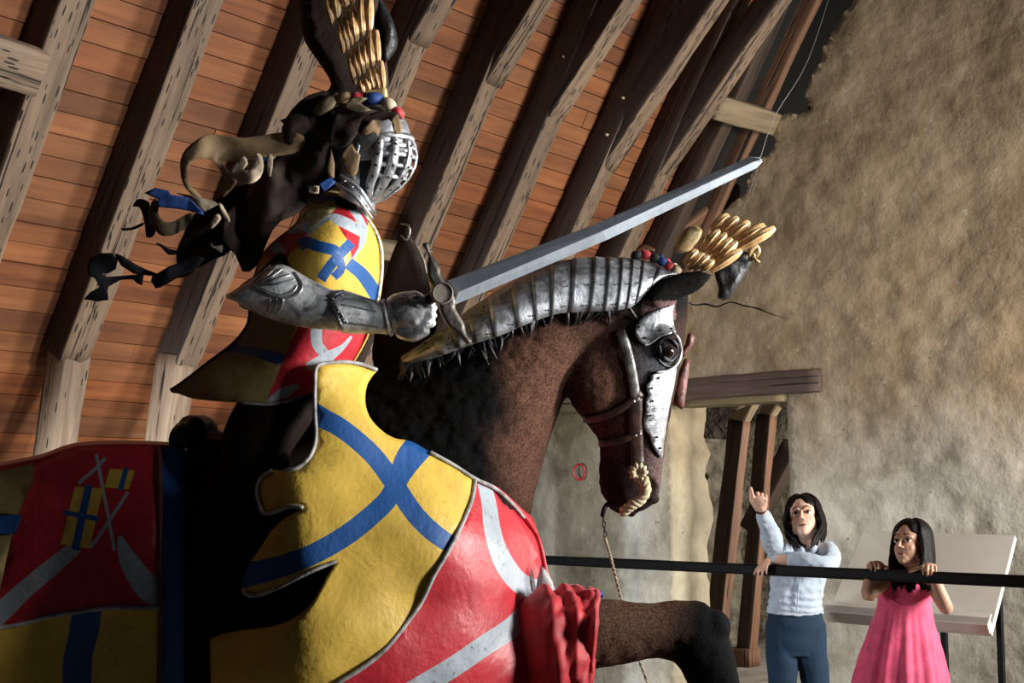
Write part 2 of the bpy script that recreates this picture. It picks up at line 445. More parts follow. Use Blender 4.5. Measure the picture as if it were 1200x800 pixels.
def color(me, fn):
    a = me.color_attributes.new('tint', 'FLOAT_COLOR', 'POINT')
    buf = []
    for v in me.vertices: buf += [*fn(v.co), 1.0]
    a.data.foreach_set('color', buf)

# ---- picture-outlined pieces that get their own depth and thickness
def inside(pt, poly):
    x, y = pt; c = False; j = len(poly)-1
    for i in range(len(poly)):
        xi, yi = poly[i]; xj, yj = poly[j]
        if (yi > y) != (yj > y) and x < (xj-xi)*(y-yi)/(yj-yi)+xi: c = not c
        j = i
    return c
def distpoly(pt, arr):
    a = arr; b = np.roll(arr, -1, 0); p = np.array(pt); ab = b-a; L = (ab*ab).sum(1)+1e-12
    t = np.clip(((p-a)*ab).sum(1)/L, 0, 1); q = a+ab*t[:, None]-p
    return sqrt((q*q).sum(1).min())
def band(path, w, k=5):
    p = cat([Vector(q) for q in path], k); n = len(p)
    ws = w if isinstance(w, (list, tuple)) else [w, w]
    L = []; R = []
    for i in range(n):
        t = p[min(n-1, i+1)]-p[max(0, i-1)]; t.normalize(); nn = Vector((-t.y, t.x))
        u = i/(n-1)*(len(ws)-1); k0 = min(int(u), len(ws)-2); ww = ws[k0]*(1-(u-k0))+ws[k0+1]*(u-k0)
        L.append(tuple(p[i]+nn*ww/2)); R.append(tuple(p[i]-nn*ww/2))
    return L+R[::-1]
def tri2d(outline, regions, sp):
    pts = [Vector(p) for p in outline]; edges = [(i, (i+1) % len(outline)) for i in range(len(outline))]
    for poly, _ in regions:
        k = len(pts); pts += [Vector(p) for p in poly]; edges += [(k+i, k+(i+1) % len(poly)) for i in range(len(poly))]
    xs = [p[0] for p in outline]; ys = [p[1] for p in outline]; arr = np.array(outline)
    y = min(ys); r = 0
    while y < max(ys):
        x = min(xs)+(sp/2 if r % 2 else 0)
        while x < max(xs):
            if inside((x, y), outline) and distpoly((x, y), arr) > sp*.45: pts.append(Vector((x+random.uniform(-.1, .1)*sp, y+random.uniform(-.1, .1)*sp)))
            x += sp
        y += sp*.866; r += 1
    v, e, f, *_ = delaunay_2d_cdt(pts, edges, [], 0, 1e-3)
    F_ = []; mi = []
    for t in f:
        c = (sum(v[i].x for i in t)/len(t), sum(v[i].y for i in t)/len(t))
        if not inside(c, outline): continue
        m = 0
        for poly, k in regions:
            if inside(c, poly): m = k
        a, b, cc = (v[i] for i in t[:3])
        if (b-a).cross(cc-a) < 0: t = t[::-1]
        F_.append(tuple(t)); mi.append(m)
    used = sorted({i for t in F_ for i in t}); mp = {k: i for i, k in enumerate(used)}
    return [tuple(v[i]) for i in used], [tuple(mp[i] for i in t) for t in F_], mi
def inflate(name, outline, depth, thick, R, mats, parent=None, regions=(), sp=None, back=1.0, wob=0, flatness=.5):
    xs = [p[0] for p in outline]; ys = [p[1] for p in outline]
    sp = sp or max(2.0, min(max(xs)-min(xs), max(ys)-min(ys))/9)
    v, f, mi = tri2d(outline, list(regions), sp); arr = np.array(outline)
    D = depth if callable(depth) else (lambda x, y: depth)
    Vf = []; Vb = []; same = []
    for p in v:
        dd = distpoly(p, arr); t = min(1, dd/R); off = thick*(1-(1-t)**2)**flatness; d0 = D(*p)
        if wob: d0 += wob*noise.noise(Vector((p[0]/22, p[1]/22, depth if not callable(depth) else 1)))
        bd = dd < 1e-2; same.append(bd)
        Vf.append(P(*p, d0-off)); Vb.append(P(*p, d0+off*back))
    V = list(Vf); idx = {}
    for i, (b, q) in enumerate(zip(Vb, same)):
        if q: idx[i] = i
        else: idx[i] = len(V); V.append(b)
    # picture y runs down, so counter-clockwise in (x,y) is clockwise seen from the camera
    Ff = [t[::-1] for t in f]; Fb = [tuple(idx[i] for i in t) for t in f]
    keep = [(t, m) for t, m in zip(Fb, mi) if len(set(t)) > 2]
    keepb = [(t, m) for (t, m), t0 in zip(keep, f)]
    allF = Ff+[t for t, m in keepb]; fm = list(mi)+[m for t, m in keepb]
    # faces whose vertices are all on the rim would be doubled
    seen = set(); F2 = []; m2 = []
    for t, m in zip(allF, fm):
        k = tuple(sorted(t))
        if k in seen: continue
        seen.add(k); F2.append(t); m2.append(m)
    return put(name, V, F2, mats, parent, m2)
def shell(name, outline, depth, mats, parent=None, regions=(), sp=10, thick=.012, wr=0, wrs=6, extra=None):
    v, f, mi = tri2d(outline, list(regions), sp)
    V = []
    for p in v:
        d = depth(*p) if callable(depth) else depth
        q = P(*p, d)
        if wr: q += ray(*p)*(wr*(noise.noise(q*wrs)+.5*noise.noise(q*wrs*2.3)))
        if extra: q = extra(q, p)
        V.append(q)
    o = put(name, V, [t[::-1] for t in f], mats, parent, mi)
    if thick:
        s = o.modifiers.new('t', 'SOLIDIFY'); s.thickness = thick; s.offset = -1; s.use_even_offset = False
    return o
def tps(ctrl):
    A = np.array(ctrl, float); X = A[:, :2]/100; n = len(X)
    def U(r2): return np.where(r2 > 0, r2*np.log(r2+1e-12), 0)
    K = U(((X[:, None]-X[None])**2).sum(2))+np.eye(n)*.02; Q = np.hstack([np.ones((n, 1)), X])
    L = np.zeros((n+3, n+3)); L[:n, :n] = K; L[:n, n:] = Q; L[n:, :n] = Q.T
    w = np.linalg.solve(L, np.r_[A[:, 2], 0, 0, 0])
    def f(x, y):
        q = np.array([x, y])/100; u = U(((X-q)**2).sum(1)); return float(w[:n]@u+w[n]+w[n+1]*q[0]+w[n+2]*q[1])
    return f
# ------------------------------------------------------------------ room frame
R_ = Vector((sin(YAW), cos(YAW), 0)); G_ = Vector((cos(YAW), -sin(YAW), 0)); Z_ = Vector((0, 0, 1))
PHI = radians(59.64); D_ = G_*cos(PHI)+Z_*sin(PHI); NI = R_.cross(D_)          # NI points into the room
W0 = Vector((1.41155, 8.65838, 0)); A_ = Vector((1.59374, 8.51409, 3.82672))
def RP(r, u, h=0): return A_+R_*r+D_*u+NI*h                                     # roof coordinates
def WP(t, z, h=0): return W0+G_*t+Z_*z-R_*h                                     # wall coordinates, h towards the room
def on_wall(x, y, h=0):
    r = ray(x, y); o = W0-R_*h; k = (o-EYE).dot(R_)/r.dot(R_); p = EYE+r*k-W0
    return p.dot(G_), p.z
def on_roof(x, y, h=0):
    r = ray(x, y); o = A_+NI*h; k = (o-EYE).dot(NI)/r.dot(NI); p = EYE+r*k-A_
    return p.dot(R_), p.dot(D_)

def beam(name, p0, p1, xdir, w, h, mat, parent=None, rough=.004, bev=.012, seed=0, taper=1.0, split=False):
    p0 = Vector(p0); p1 = Vector(p1); z = (p1-p0); L = z.length; z.normalize()
    x = (xdir-z*xdir.dot(z)).normalized(); y = z.cross(x)
    m = Matrix((x, y, z)).transposed().to_4x4(); m.translation = p0
    prof = []
    for sx, sy in ((1, 1), (-1, 1), (-1, -1), (1, -1)):
        cx, cy = sx*w/2, sy*h/2
        q = [(cx, cy-sy*bev), (cx-sx*bev*.3, cy-sy*bev*.3), (cx-sx*bev, cy)]
        if sx*sy < 0: q = q[::-1]
        prof += q
        nx, ny = [(-1, 1), (-1, -1), (1, -1), (1, 1)][[(1, 1), (-1, 1), (-1, -1), (1, -1)].index((sx, sy))]
        ex, ey = nx*w/2, ny*h/2
        a = Vector(q[-1]); sgn = Vector((ex, ey)); e = Vector((ex-nx*bev, ey)) if cx != ex and cy == ey else Vector((ex, ey-ny*bev))
        for k in (1, 2): prof.append(tuple(a.lerp(Vector((e[0], e[1])), k/3)))
    n = len(prof); seg = max(2, int(L/.07)); V = []; Fc = []
    for i in range(seg+1):
        s = L*i/seg; tp = 1+(taper-1)*i/seg
        for (a, b) in prof:
            q = Vector((a*tp, b*tp, s)); sd = Vector((seed*3.7, seed*1.3, 0))
            nn = noise.noise(Vector((a*9, b*9, s*1.6))+sd)*rough*2.2+noise.noise(Vector((a*30, b*30, s*7))+sd)*rough
            r = Vector((a, b, 0)).normalized(); q += r*nn
            q.x += noise.noise(Vector((0, 5, s*.7))+sd)*rough*2.5
            V.append(q)
    for i in range(seg):
        for j in range(n):
            k = (j+1) % n; Fc.append((i*n+j, i*n+k, (i+1)*n+k, (i+1)*n+j))
    Fc.append(tuple(range(n-1, -1, -1))); Fc.append(tuple(range(seg*n, seg*n+n)))
    o = put(name, V, Fc, mat, None)
    if parent is None: o.matrix_world = m
    else:
        o.parent = parent; o.matrix_parent_inverse = world_of(parent).inverted(); o.matrix_basis = m
    return o

# ---- boards of the roof slope (local frame: x along the ridge, y outward, z up the slope)
RM = Matrix((R_, -NI, D_)).transposed().to_4x4(); RM.translation = A_
def boards(name, r0, r1, u0, u1, y, seed, mats=None):
    rnd = random.Random(seed); mb = MB(); tint = []; u = u0
    while u < u1:
        w = rnd.uniform(.085, .108); cuts = [r0]
        rr = r0+rnd.uniform(.4, 2.2)
        while rr < r1-.3: cuts.append(rr); rr += rnd.uniform(3.2, 5)
        cuts.append(r1)
        for a, b in zip(cuts, cuts[1:]):
            dy = rnd.uniform(-.004, .004); t = rnd.uniform(.62, 1.05); g = rnd.uniform(.86, 1.08)
            if rnd.random() < .12: t *= .72
            # grain along local z of the mesh: boards are stored turned, see matrix below
            mb.box((u+.0022, y+dy, a+.002), (u+w-.0022, y+.025+dy, b-.002)); tint += [(t, t*g, t*g*g)]*8
        u += w
    # mesh axes: x = up the slope, y = outward, z = along the ridge
    mw = Matrix((D_, NI*-1, R_)).transposed().to_4x4(); mw.translation = A_
    o = put(name, mb.v, mb.f, M['board'], None, smooth=False)
    a = o.data.color_attributes.new('tint', 'FLOAT_COLOR', 'POINT')
    a.data.foreach_set('color', [c for t in tint for c in (*t, 1)])
    # a dark skin behind the gaps
    o.matrix_world = mw
    return o
ceil_ = boards('ceiling', -8.2, -2.3, -3.9, 2.6, .165, 3); tag(ceil_, 'orange-brown boarded roof slope behind the rafters', None, None, 'structure')
ceil2 = boards('ceiling.001', -2.3, -.22, -2.02, 2.6, .165, 5); tag(ceil2, 'orange-brown boarded roof slope nearest the gable wall', None, None, 'structure')
ceil3 = boards('ceiling.002', 0.8, 5.6, -1.95, 2.6, .165, 6); tag(ceil3, 'boarded roof slope of the room beyond the doorway', None, None, 'structure')
mb = MB(); mb.box((-8.2, .195, -4.4), (-2.32, .215, 2.7)); mb.box((-2.32, .195, -2.0), (5.6, .215, 2.7))
gap_backing = put('ceiling_backing', mb.v, mb.f, M['gap_shade'], smooth=False); gap_backing.name = 'ceiling.003'; gap_backing.matrix_world = RM  # black sheet, shade of the open gaps put into its colour
tag(gap_backing, 'black backing sheet behind the roof boards, standing in for shade', None, None, 'structure')

# ---- rafters with their braces and ashlar posts
def rx(x, y): return on_roof(x, y)[0]
RAF = [(-5.20, None, 'brown rafter half hidden at the upper left corner'),
       (-4.66, None, 'long cracked weathered rafter crossing the upper left corner'),
       (-4.11, None, 'weathered rafter from the top edge down to the horse rump, left of the knight'),
       (-3.53, None, 'weathered rafter passing behind the mantling and the knight back'),
       (-2.96, (485, 50), 'weathered rafter directly behind the knight helmet and crest'),
       (-2.38, (578, 100), 'weathered rafter ending behind the gauntlet and the sword guard'),
       (-1.82, (652, 139), 'weathered rafter crossing behind the lower half of the sword blade'),
       (-1.21, (716, 200), 'weathered rafter crossing behind the middle of the sword blade'),
       (-0.68, (778, 214), 'weathered rafter crossing behind the upper half of the sword blade')]
GR = 'row of roof rafters'
LOWK = -2.13
for i, (r, kink, lab) in enumerate(RAF):
    w = .14; ulo = LOWK if r < -2.2 else -2.0
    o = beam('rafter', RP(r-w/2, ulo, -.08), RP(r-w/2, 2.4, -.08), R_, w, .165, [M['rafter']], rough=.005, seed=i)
    # near side faces: stained oak darkened with painted-in shade; hewn soffit is pale
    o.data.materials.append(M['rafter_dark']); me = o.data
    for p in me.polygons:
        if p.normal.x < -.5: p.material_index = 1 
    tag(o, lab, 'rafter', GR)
    if kink:
        kr, ku = on_roof(*kink)
        d2 = G_*cos(radians(47.5))+Z_*sin(radians(47.5)); n2 = R_.cross(d2)
        p0 = RP(r-w/2+.005, ku, -.01)
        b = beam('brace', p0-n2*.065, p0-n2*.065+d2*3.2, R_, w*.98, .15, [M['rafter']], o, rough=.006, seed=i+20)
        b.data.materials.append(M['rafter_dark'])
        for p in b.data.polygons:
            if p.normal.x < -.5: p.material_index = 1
    if r < -2.2:
        k = RP(r-w/2, LOWK, -.07); foot = k-G_*.38-Z_*(k.z-.0)
        d = (k-foot); 
        b = beam('ashlar_post', foot, k+d.normalized()*.05, R_, w*.9, .15, M['post'], o, rough=.005, seed=i+40)
    if i in (6, 7):
        for (px, py) in ((662, 67),) if i == 6 else ((733, 116), (716, 160)):
            rr, uu = on_roof(px, py, -.02); q = RP(r-w, uu+.0, -.05)
            t = MB(); t.tube([q+R_*.01, q-R_*.012], [.009, .008], 8, smooth=1)
            t.build('peg', M['cream_cloth'], o)
# two browner rafters close to the wall
for r, lab, mt, x0 in ((-.22, 'dark brown split rafter just left of the gable wall', 'rafter_dark', 0), (.12, 'thin orange edge rafter along the gable wall', 'orange_oak', 1)):
    r -= .1
    o = beam('rafter', RP(r-.03, -1.9, -.075), RP(r-.03, 2.4, -.075), R_, .06 if x0 else .12, .16, [M[mt]], rough=.006, seed=60+x0)
    tag(o, lab, 'rafter', None)
o = beam('gap_strip', RP(.02, -1.9, -.13), RP(.02, 2.4, -.13), R_, .30, .06, [M['gap_shade']], rough=.008, seed=77)  # strip added to keep the gap beside the wall dark
tag(o, 'dark strip added to blacken the gap between the roof edge and the plaster', 'beam')
# short pieces of timber
def px_beam(name, a, b, ha, w, h, mat, lab, cat_, xd=None, **k):
    p = RP(*on_roof(*a, ha), ha); q = RP(*on_roof(*b, ha), ha)
    o = beam(name, p, q, xd or NI, w, h, mat, **k); return tag(o, lab, cat_)
px_beam('timber_stub', (-60, 52), (42, 84), .06, .12, .17, M['post'], 'short pale beam end at the left edge, against the long cracked rafter', 'beam', seed=81)
px_beam('timber_stub', (836, 124), (908, 145), .05, .10, .145, M['stub'], 'short pale beam bridging from the last braced rafter to the gable wall', 'beam', seed=82)
px_beam('timber_stub', (434, 290), (500, 300), -.03, .05, .10, M['stub'], 'short pale crosspiece between two rafters beside the dark saddle bow', 'beam', seed=83)
px_beam('purlin', (742, 312), (860, 222), -.11, .10, .12, M['orange_oak'], 'oblique brown purlin between rafters above the horse plume', 'beam', seed=84)

# ------------------------------------------------------------------ gable wall
edge_px = [(1050, -80), (1012, -20), (990, 15), (972, 48), (962, 74), (950, 92), (944, 112), (950, 128), (932, 134), (912, 136), (905, 150),
           (906, 176), (890, 187), (880, 205), (874, 226), (850, 246), (822, 262), (796, 284), (770, 312), (742, 340), (712, 372), (690, 400), (672, 425)]
edge = [on_wall(*p) for p in edge_px]
for i in range(3):      # ragged
    e2 = []
    for a, b in zip(edge, edge[1:]): e2 += [a, ((a[0]+b[0])/2+random.uniform(-.02, .02)/(i+1), (a[1]+b[1])/2+random.uniform(-.02, .02)/(i+1))]
    edge = e2+[edge[-1]]
outl = [(3.6, 0), (3.6, 6.3), (edge[0][0]+.6, 6.3)]+edge+[(edge[-1][0], 2.2), (-3.4, 2.2), (-3.4, 0)]
dl = on_wall(788, 480)[0]; dr = on_wall(922, 480)[0]; dtop = on_wall(870, 463)[1]
def ragx(z, s): return s+.010*noise.noise(Vector((3, z*2.5, s)))+(.03*noise.noise(Vector((1, z*2.2, s))) if s > dl+.1 else 0)
door_poly = [(ragx(z, dl), z) for z in [i*dtop/24 for i in range(25)]]+[(ragx(z, dr), z) for z in [i*dtop/24 for i in range(24, -1, -1)]]
door_poly[0] = (door_poly[0][0], -.05); door_poly[-1] = (door_poly[-1][0], -.05)
# outline of the wall with the doorway cut up from the floor
op = outl+[(door_poly[0][0], 0)]+[(x, max(0, z)) for x, z in door_poly[1:-1]]+[(door_poly[-1][0], 0)]
# order: start right-bottom, up, left, down, along the floor to the door, round it, back
crk = [on_wall(x, y) for x, y in ((800, 350), (812, 357), (826, 356), (840, 359), (856, 354), (872, 358), (890, 362), (905, 368), (925, 374))]
v, f, mi = tri2d(op, [(band(crk, [.003, .012, .008, .010, .002], 4), 1)], .036)
V = []
for x, z in v:
    q = Vector((x, z, 0))
    h = .04*noise.noise(q*1.1)+.012*noise.noise(q*2.9+Vector((4, 0, 0)))-.010*abs(noise.noise(q*4.3))+.005*noise.noise(q*9)-.007*abs(noise.noise(q*13+Vector((9, 0, 0))))+.003*noise.noise(q*30)
    V.append((x, -h if True else 0, z))
WM = Matrix((G_, R_, Z_)).transposed().to_4x4(); WM.translation = W0
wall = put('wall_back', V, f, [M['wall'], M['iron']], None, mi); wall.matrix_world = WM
# make sure the faces look into the room
if wall.data.polygons[0].normal.y > 0: wall.data.flip_normals()
s = wall.modifiers.new('t', 'SOLIDIFY'); s.thickness = .42; s.offset = -1; s.use_even_offset = False
tag(wall, 'rough brown plastered gable wall with a doorway', None, None, 'structure')
# lintel over the doorway
a, b = on_wall(790, 459), on_wall(963, 446)
tag(beam('lintel', WP(*a, -.02), WP(*b, -.02), Z_, .14, .14, M['lintel'], rough=.005, seed=90, bev=.008), 'dark brown oak lintel over the doorway in the gable wall', 'lintel')
a, b = on_wall(800, 472.5), on_wall(921, 465)
tag(beam('lintel_batten', WP(*a, -.05), WP(*b, -.05), Z_, .05, .16, M['lintel_edge'], rough=.003, seed=91, bev=.006), 'narrow ochre batten under the dark lintel', 'batten')
a, b = on_wall(640, 479), on_wall(790, 471)
tag(beam('wall_plate', WP(*a, .03), WP(*b, .03), Z_, .10, .13, M['stub'], rough=.005, seed=92), 'pale timber set in the wall between the horse neck and jaw', 'beam')
# floors
def floor_boards(name, x0, x1, y0, y1, mw, seed):
    rnd = random.Random(seed); mb = MB(); tint = []; x = x0
    while x < x1:
        w = .14; t = rnd.uniform(.85, 1.12)
        mb.box((x+.002, y0, -.03), (x+w-.002, y1, rnd.uniform(-.002, 0))); tint += [(t, t, t)]*8; x += w
    o = put(name, mb.v, mb.f, M['deck'], None, smooth=False); o.matrix_world = mw
    a = o.data.color_attributes.new('tint', 'FLOAT_COLOR', 'POINT'); a.data.foreach_set('color', [c for t in tint for c in (*t, 1)])
    return o
tag(floor_boards('floor', -9, 3.5, -3.5, 4.5, Matrix((R_, -G_, Z_)).transposed().to_4x4() @ Matrix.Translation((0, 0, 0)) if False else
    Matrix.Translation(W0) @ Matrix((R_, -G_, Z_)).transposed().to_4x4(), 1), 'grey board floor of the attic room', None, None, 'structure')

# ---- next room seen through the doorway: posts, rubble, floor
def to_px_floor(x, y):
    r = ray(x, y); k = -EYE.z/r.z; return EYE+r*k
nf = floor_boards('floor.001', -3.0, 3.0, -.4, 8, Matrix.Translation(W0) @ Matrix((G_, R_, Z_)).transposed().to_4x4(), 2)
nf.location.z += .004; tag(nf, 'pale grey board floor beyond the doorway', None, None, 'structure')
for (kx, ky, fx, fy, d0, d1, lab, mt, topx, topy) in (
        (899, 486, 873, 776, 12.3, 12.2, 'brown post in the doorway, nearer the pointing hand', 'orange_oak', 913, 462),
        (867, 493, 832, 776, 11.2, 11.1, 'leaning brown post in the doorway, nearer the horse', 'orange_oak', 884, 462),
        ):
    k = P(kx, ky, d0); ft = P(fx, fy, d1); ft.z = 0
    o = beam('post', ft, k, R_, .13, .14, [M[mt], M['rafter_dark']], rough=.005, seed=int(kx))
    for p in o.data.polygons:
        if p.normal.x < -.5: p.material_index = 1  # near face darkened like the rafters, shade put into the colour
    tag(o, lab, 'post')
    tp = P(topx+(topx-kx)*1.2, topy-(ky-topy)*1.2, d0-.2)
    b = beam('post_head', k-(tp-k).normalized()*.03, tp, R_, .12, .12, M['stub'], o, seed=int(kx)+1)
    # foot block
    ftb = beam('foot_block', ft+Z_*0, ft+Z_*.16, R_, .2, .2, M['orange_oak'], o, seed=3, bev=.006)
# diagonal brace timbers behind
for (x0, y0, x1, y1, d, lab, mt) in ((925, 560, 905, 600, 12.8, '', ''),):
    pass
o = beam('diagonal_brace', P(880, 620, 12.9), P(932, 520, 12.7), R_, .2, .16, M['rafter_dark'], seed=7)
tag(o, 'dark diagonal timber behind the posts beyond the doorway', 'beam')
# rubble side wall behind the posts
v, f, mi = tri2d([(-5.5, 0), (5.5, 0), (5.5, 2.05), (-5.5, 2.05)], [], .07)
V = [(x, .06*noise.noise(Vector((x, z, 0))*5)+.035*noise.noise(Vector((x, z, 1))*11), z) for x, z in v]
kk = RP(0, -2.3, -.3)
rb = put('wall_side', V, f, M['rubble'], None)
rb.matrix_world = Matrix.Translation(W0+R_*6.2-G_*2.9) @ Matrix((R_, -G_, Z_)).transposed().to_4x4()
tag(rb, 'rubble stone side wall beyond the doorway', None, None, 'structure')
ve = put('wall_end', [(-3.5, 0, 0), (4, 0, 0), (4, 0, 5), (-3.5, 0, 5)], [(0, 1, 2, 3)], M['rubble'], None, smooth=False)
ve.matrix_world = Matrix.Translation(W0+R_*5.2) @ Matrix((G_, R_, Z_)).transposed().to_4x4()
sl = ve.modifiers.new('t', 'SOLIDIFY'); sl.thickness = .2
tag(ve, 'far end wall of the room beyond the doorway', None, None, 'structure')

wl = put('wall_left', [(0, 0, 0), (5.5, 0, 0), (5.5, 0, 2.3), (0, 0, 2.3)], [(0, 1, 2, 3)], M['rubble'], None, smooth=False)
wl.matrix_world = Matrix.Translation(W0-G_*2.9-R_*3.0) @ Matrix((R_, -G_, Z_)).transposed().to_4x4()
sl = wl.modifiers.new('t', 'SOLIDIFY'); sl.thickness = .2; sl.offset = -1
tag(wl, 'low rubble side wall under the foot of the roof', None, None, 'structure')

# ------------------------------------------------------------------ barrier rail
yr = radians(50); rd = Vector((cos(yr), -sin(yr), 0))
rp = P(900, 667.0, 6.7); rz = 1.083
def rail_at(x):      # point on the rail axis seen at picture column x
    k = (x-600)/F; # X = k*dfw ; solve rp + s*rd
    f0 = rp.y*cos(PITCH)+(rz-EYE.z)*sin(PITCH); s_ = (k*f0-rp.x)/(rd.x-k*rd.y*cos(PITCH))
    q = rp+rd*s_; q.z = rz; return q
rl0 = rail_at(560); rl1 = rail_at(1290)
rail = beam('barrier_rail', rl0, rl1, Z_, .05, .05, M['iron'], rough=.0004, bev=.008, seed=5)
tag(rail, 'long black iron barrier rail in front of the two children', 'railing')
for q in (rail_at(578), rail_at(1262)):
    beam('rail_post', Vector((q.x, q.y, 0)), Vector((q.x, q.y, rz-.02)), rd, .05, .05, M['iron'], rail, rough=.0004, bev=.006)

# ------------------------------------------------------------------ lectern
lec = empty('lectern', (0, 0, 0), 'blank white slanted reading desk on black legs behind the girl in pink', 'lectern')
TL, TR = P(1011, 621, 7.55), P(1190, 627, 7.0); BL, BR = P(967, 724, 7.15), P(1161, 741, 6.6)
lec.location = Vector(((BL.x+BR.x)/2, (BL.y+BR.y)/2, 0))
nrm = (TR-TL).cross(BL-TL).normalized(); nrm = nrm if nrm.dot(FW) < 0 else -nrm
wv = (TR-TL).normalized(); hv = (BL-TL).normalized()
def slab(name, a, b, c, d, n, t, mat, par):
    V = [a, b, c, d, a-n*t, b-n*t, c-n*t, d-n*t]
    o = put(name, V, [(0, 1, 2, 3), (7, 6, 5, 4), (0, 4, 5, 1), (1, 5, 6, 2), (2, 6, 7, 3), (3, 7, 4, 0)], mat, par, smooth=False)
    bm = bmesh.new(); bm.from_mesh(o.data); bmesh.ops.recalc_face_normals(bm, faces=bm.faces); bm.to_mesh(o.data); bm.free()
    bv = o.modifiers.new('b', 'BEVEL'); bv.width = min(.004, t*.2); bv.segments = 2
    return o
slab('panel', TL, TR, BR, BL, nrm, .03, M['panel'], lec)
# ledge box along the lower edge, standing proud of the panel
la, lb = BL, BR
up_ = nrm*.05
slab('ledge', la+up_-hv*.0, lb+up_, lb+hv*.012, la+hv*.012, hv, .05, M['panel'], lec)
slab('ledge_lip', la+up_-hv*.075, lb+up_-hv*.075, lb+up_, la+up_, nrm, .012, M['panel'], lec)
for px_, py_, dd in ((1105, 700, 6.98), (1170, 690, 6.86), (1040, 700, 7.1), (1062, 690, 7.15)):
    q = P(px_, py_, dd)
    beam('leg', Vector((q.x, q.y, 0)), Vector((q.x, q.y, q.z-.02)), wv, .03, .03, M['iron'], lec, rough=.0003, bev=.004)

# red ring hung on the wall
c = WP(*on_wall(684, 553), .05); rg = MB()
rg.tube([c+Vector((cos(t)*.036, sin(t)*.0, sin(t)*.052)) for t in [i*2*pi/24 for i in range(25)]], .0065, 8, smooth=1)
rg = rg.build('ring', M['redplastic']); tag(rg, 'small red ring hanging on the wall below the horse jaw', 'ring')
mbn = MB(); mbn.tube([c+Vector((0, 0, .05))-R_*.01, c+Vector((0, 0, .05))+R_*.09], .004, 6, smooth=1); mbn.build('nail', M['iron'], rg)
# thin wire from the roof past the sword tip down behind the plume
wr = MB(); wr.tube([P(978, -20, 7.9), P(905, 140, 7.6), P(889, 190, 3.12)] if False else [P(980, -30, 4.6), P(947, 70, 4.2), P(909, 134, 3.7), P(889, 190, 3.14)], .0011, 5, smooth=4)
wr.tube([P(889, 190, 3.14), P(879, 222, 3.3), P(868, 252, 3.5)], .0011, 5, smooth=3)
tag(wr.build('suspension_wire', M['wire']), 'thin wire holding the sword tip up to the roof', 'wire')
# ================================================================== HORSE
HD = 3.62                                                       # distance of the horse's middle plane
def pt(x, y, d=HD): return P(x, y, d)
hb = MB()
# neck
hb.plo([(400, 440, 560, 800, HD, .24), (448, 425, 606, 706, HD, .215), (505, 402, 621, 606, HD, .18), (565, 374, 640, 530, HD, .145),
        (628, 338, 664, 462, HD, .118), (692, 318, 690, 425, HD, .10), (752, 322, 718, 410, HD, .085), (778, 330, 745, 395, HD, .06)], n=30)
# trunk
hb.plo([(640, 660, 634, 712, HD, .02), (630, 630, 632, 750, HD, .03), (606, 600, 612, 815, HD, .10), (548, 510, 555, 860, HD, .20), (450, 455, 460, 893, HD, .28),
        (340, 500, 340, 900, HD, .27), (200, 530, 205, 892, HD, .255), (60, 540, 60, 905, HD, .27), (-60, 560, -60, 905, HD, .26),
        (-150, 610, -140, 880, HD, .22), (-190, 680, -180, 810, HD, .1)], n=34)
# head
hb.plo([(796, 322, 748, 335, HD, .05), (806, 338, 716, 352, HD, .078), (806, 360, 690, 385, HD, .092), (803, 388, 672, 420, HD, .10), (799, 415, 664, 447, HD, .105),
        (795, 440, 668, 470, HD, .10), (789, 470, 684, 492, HD, .086), (783, 500, 699, 512, HD, .068), (779, 528, 703, 532, HD, .056),
        (776, 550, 702, 552, HD, .052), (774, 570, 703, 573, HD, .05), (768, 588, 712, 588, HD, .042), (752, 599, 728, 597, HD, .026)], n=30)
# cheek muscle, brow, nostril rim, lips
hb.ell(P(702, 440, HD-.062), (.075, .045, .095)); hb.ell(P(702, 440, HD+.062), (.075, .045, .095))
for s in (-1, 1):
    hb.ell(P(781, 404, HD+s*.085), (.035, .028, .032)); hb.ell(P(778, 392, HD+s*.082), (.04, .022, .018))
    hb.tube([P(760, 430, HD+s*.085), P(757, 470, HD+s*.07), P(752, 515, HD+s*.05)], [.012, .014, .008], 8)      # facial crest
    hb.tube([P(758, 556, HD+s*.045), P(766, 560, HD+s*.042), P(771, 572, HD+s*.036), P(764, 583, HD+s*.042)], [.008, .010, .009, .007], 8)
    hb.tube([P(771, 585, HD+s*.03), P(748, 592, HD+s*.036), P(733, 588, HD+s*.038), P(722, 578, HD+s*.038)], [.010, .010, .008, .006], 8)
    hb.tube([P(742, 601, HD+s*.015), P(728, 598, HD+s*.026), P(712, 590, HD+s*.028)], [.012, .012, .009], 8)
# ears
def ear(d, k):
    secs = []
    for (x1, y1, x2, y2, th) in ((752, 352, 776, 362, .03), (760, 340, 792, 352, .026), (776, 328, 808, 346, .020), (796, 320, 822, 338, .014), (816, 317, 832, 328, .009), (832, 319, 836, 323, .003)):
        secs.append((x1, y1, x2, y2, d+k*.004*(x1-752)/20, th))
    hb.plo(secs, n=14)
ear(HD-.075, -1)
ear(HD+.085, 1)
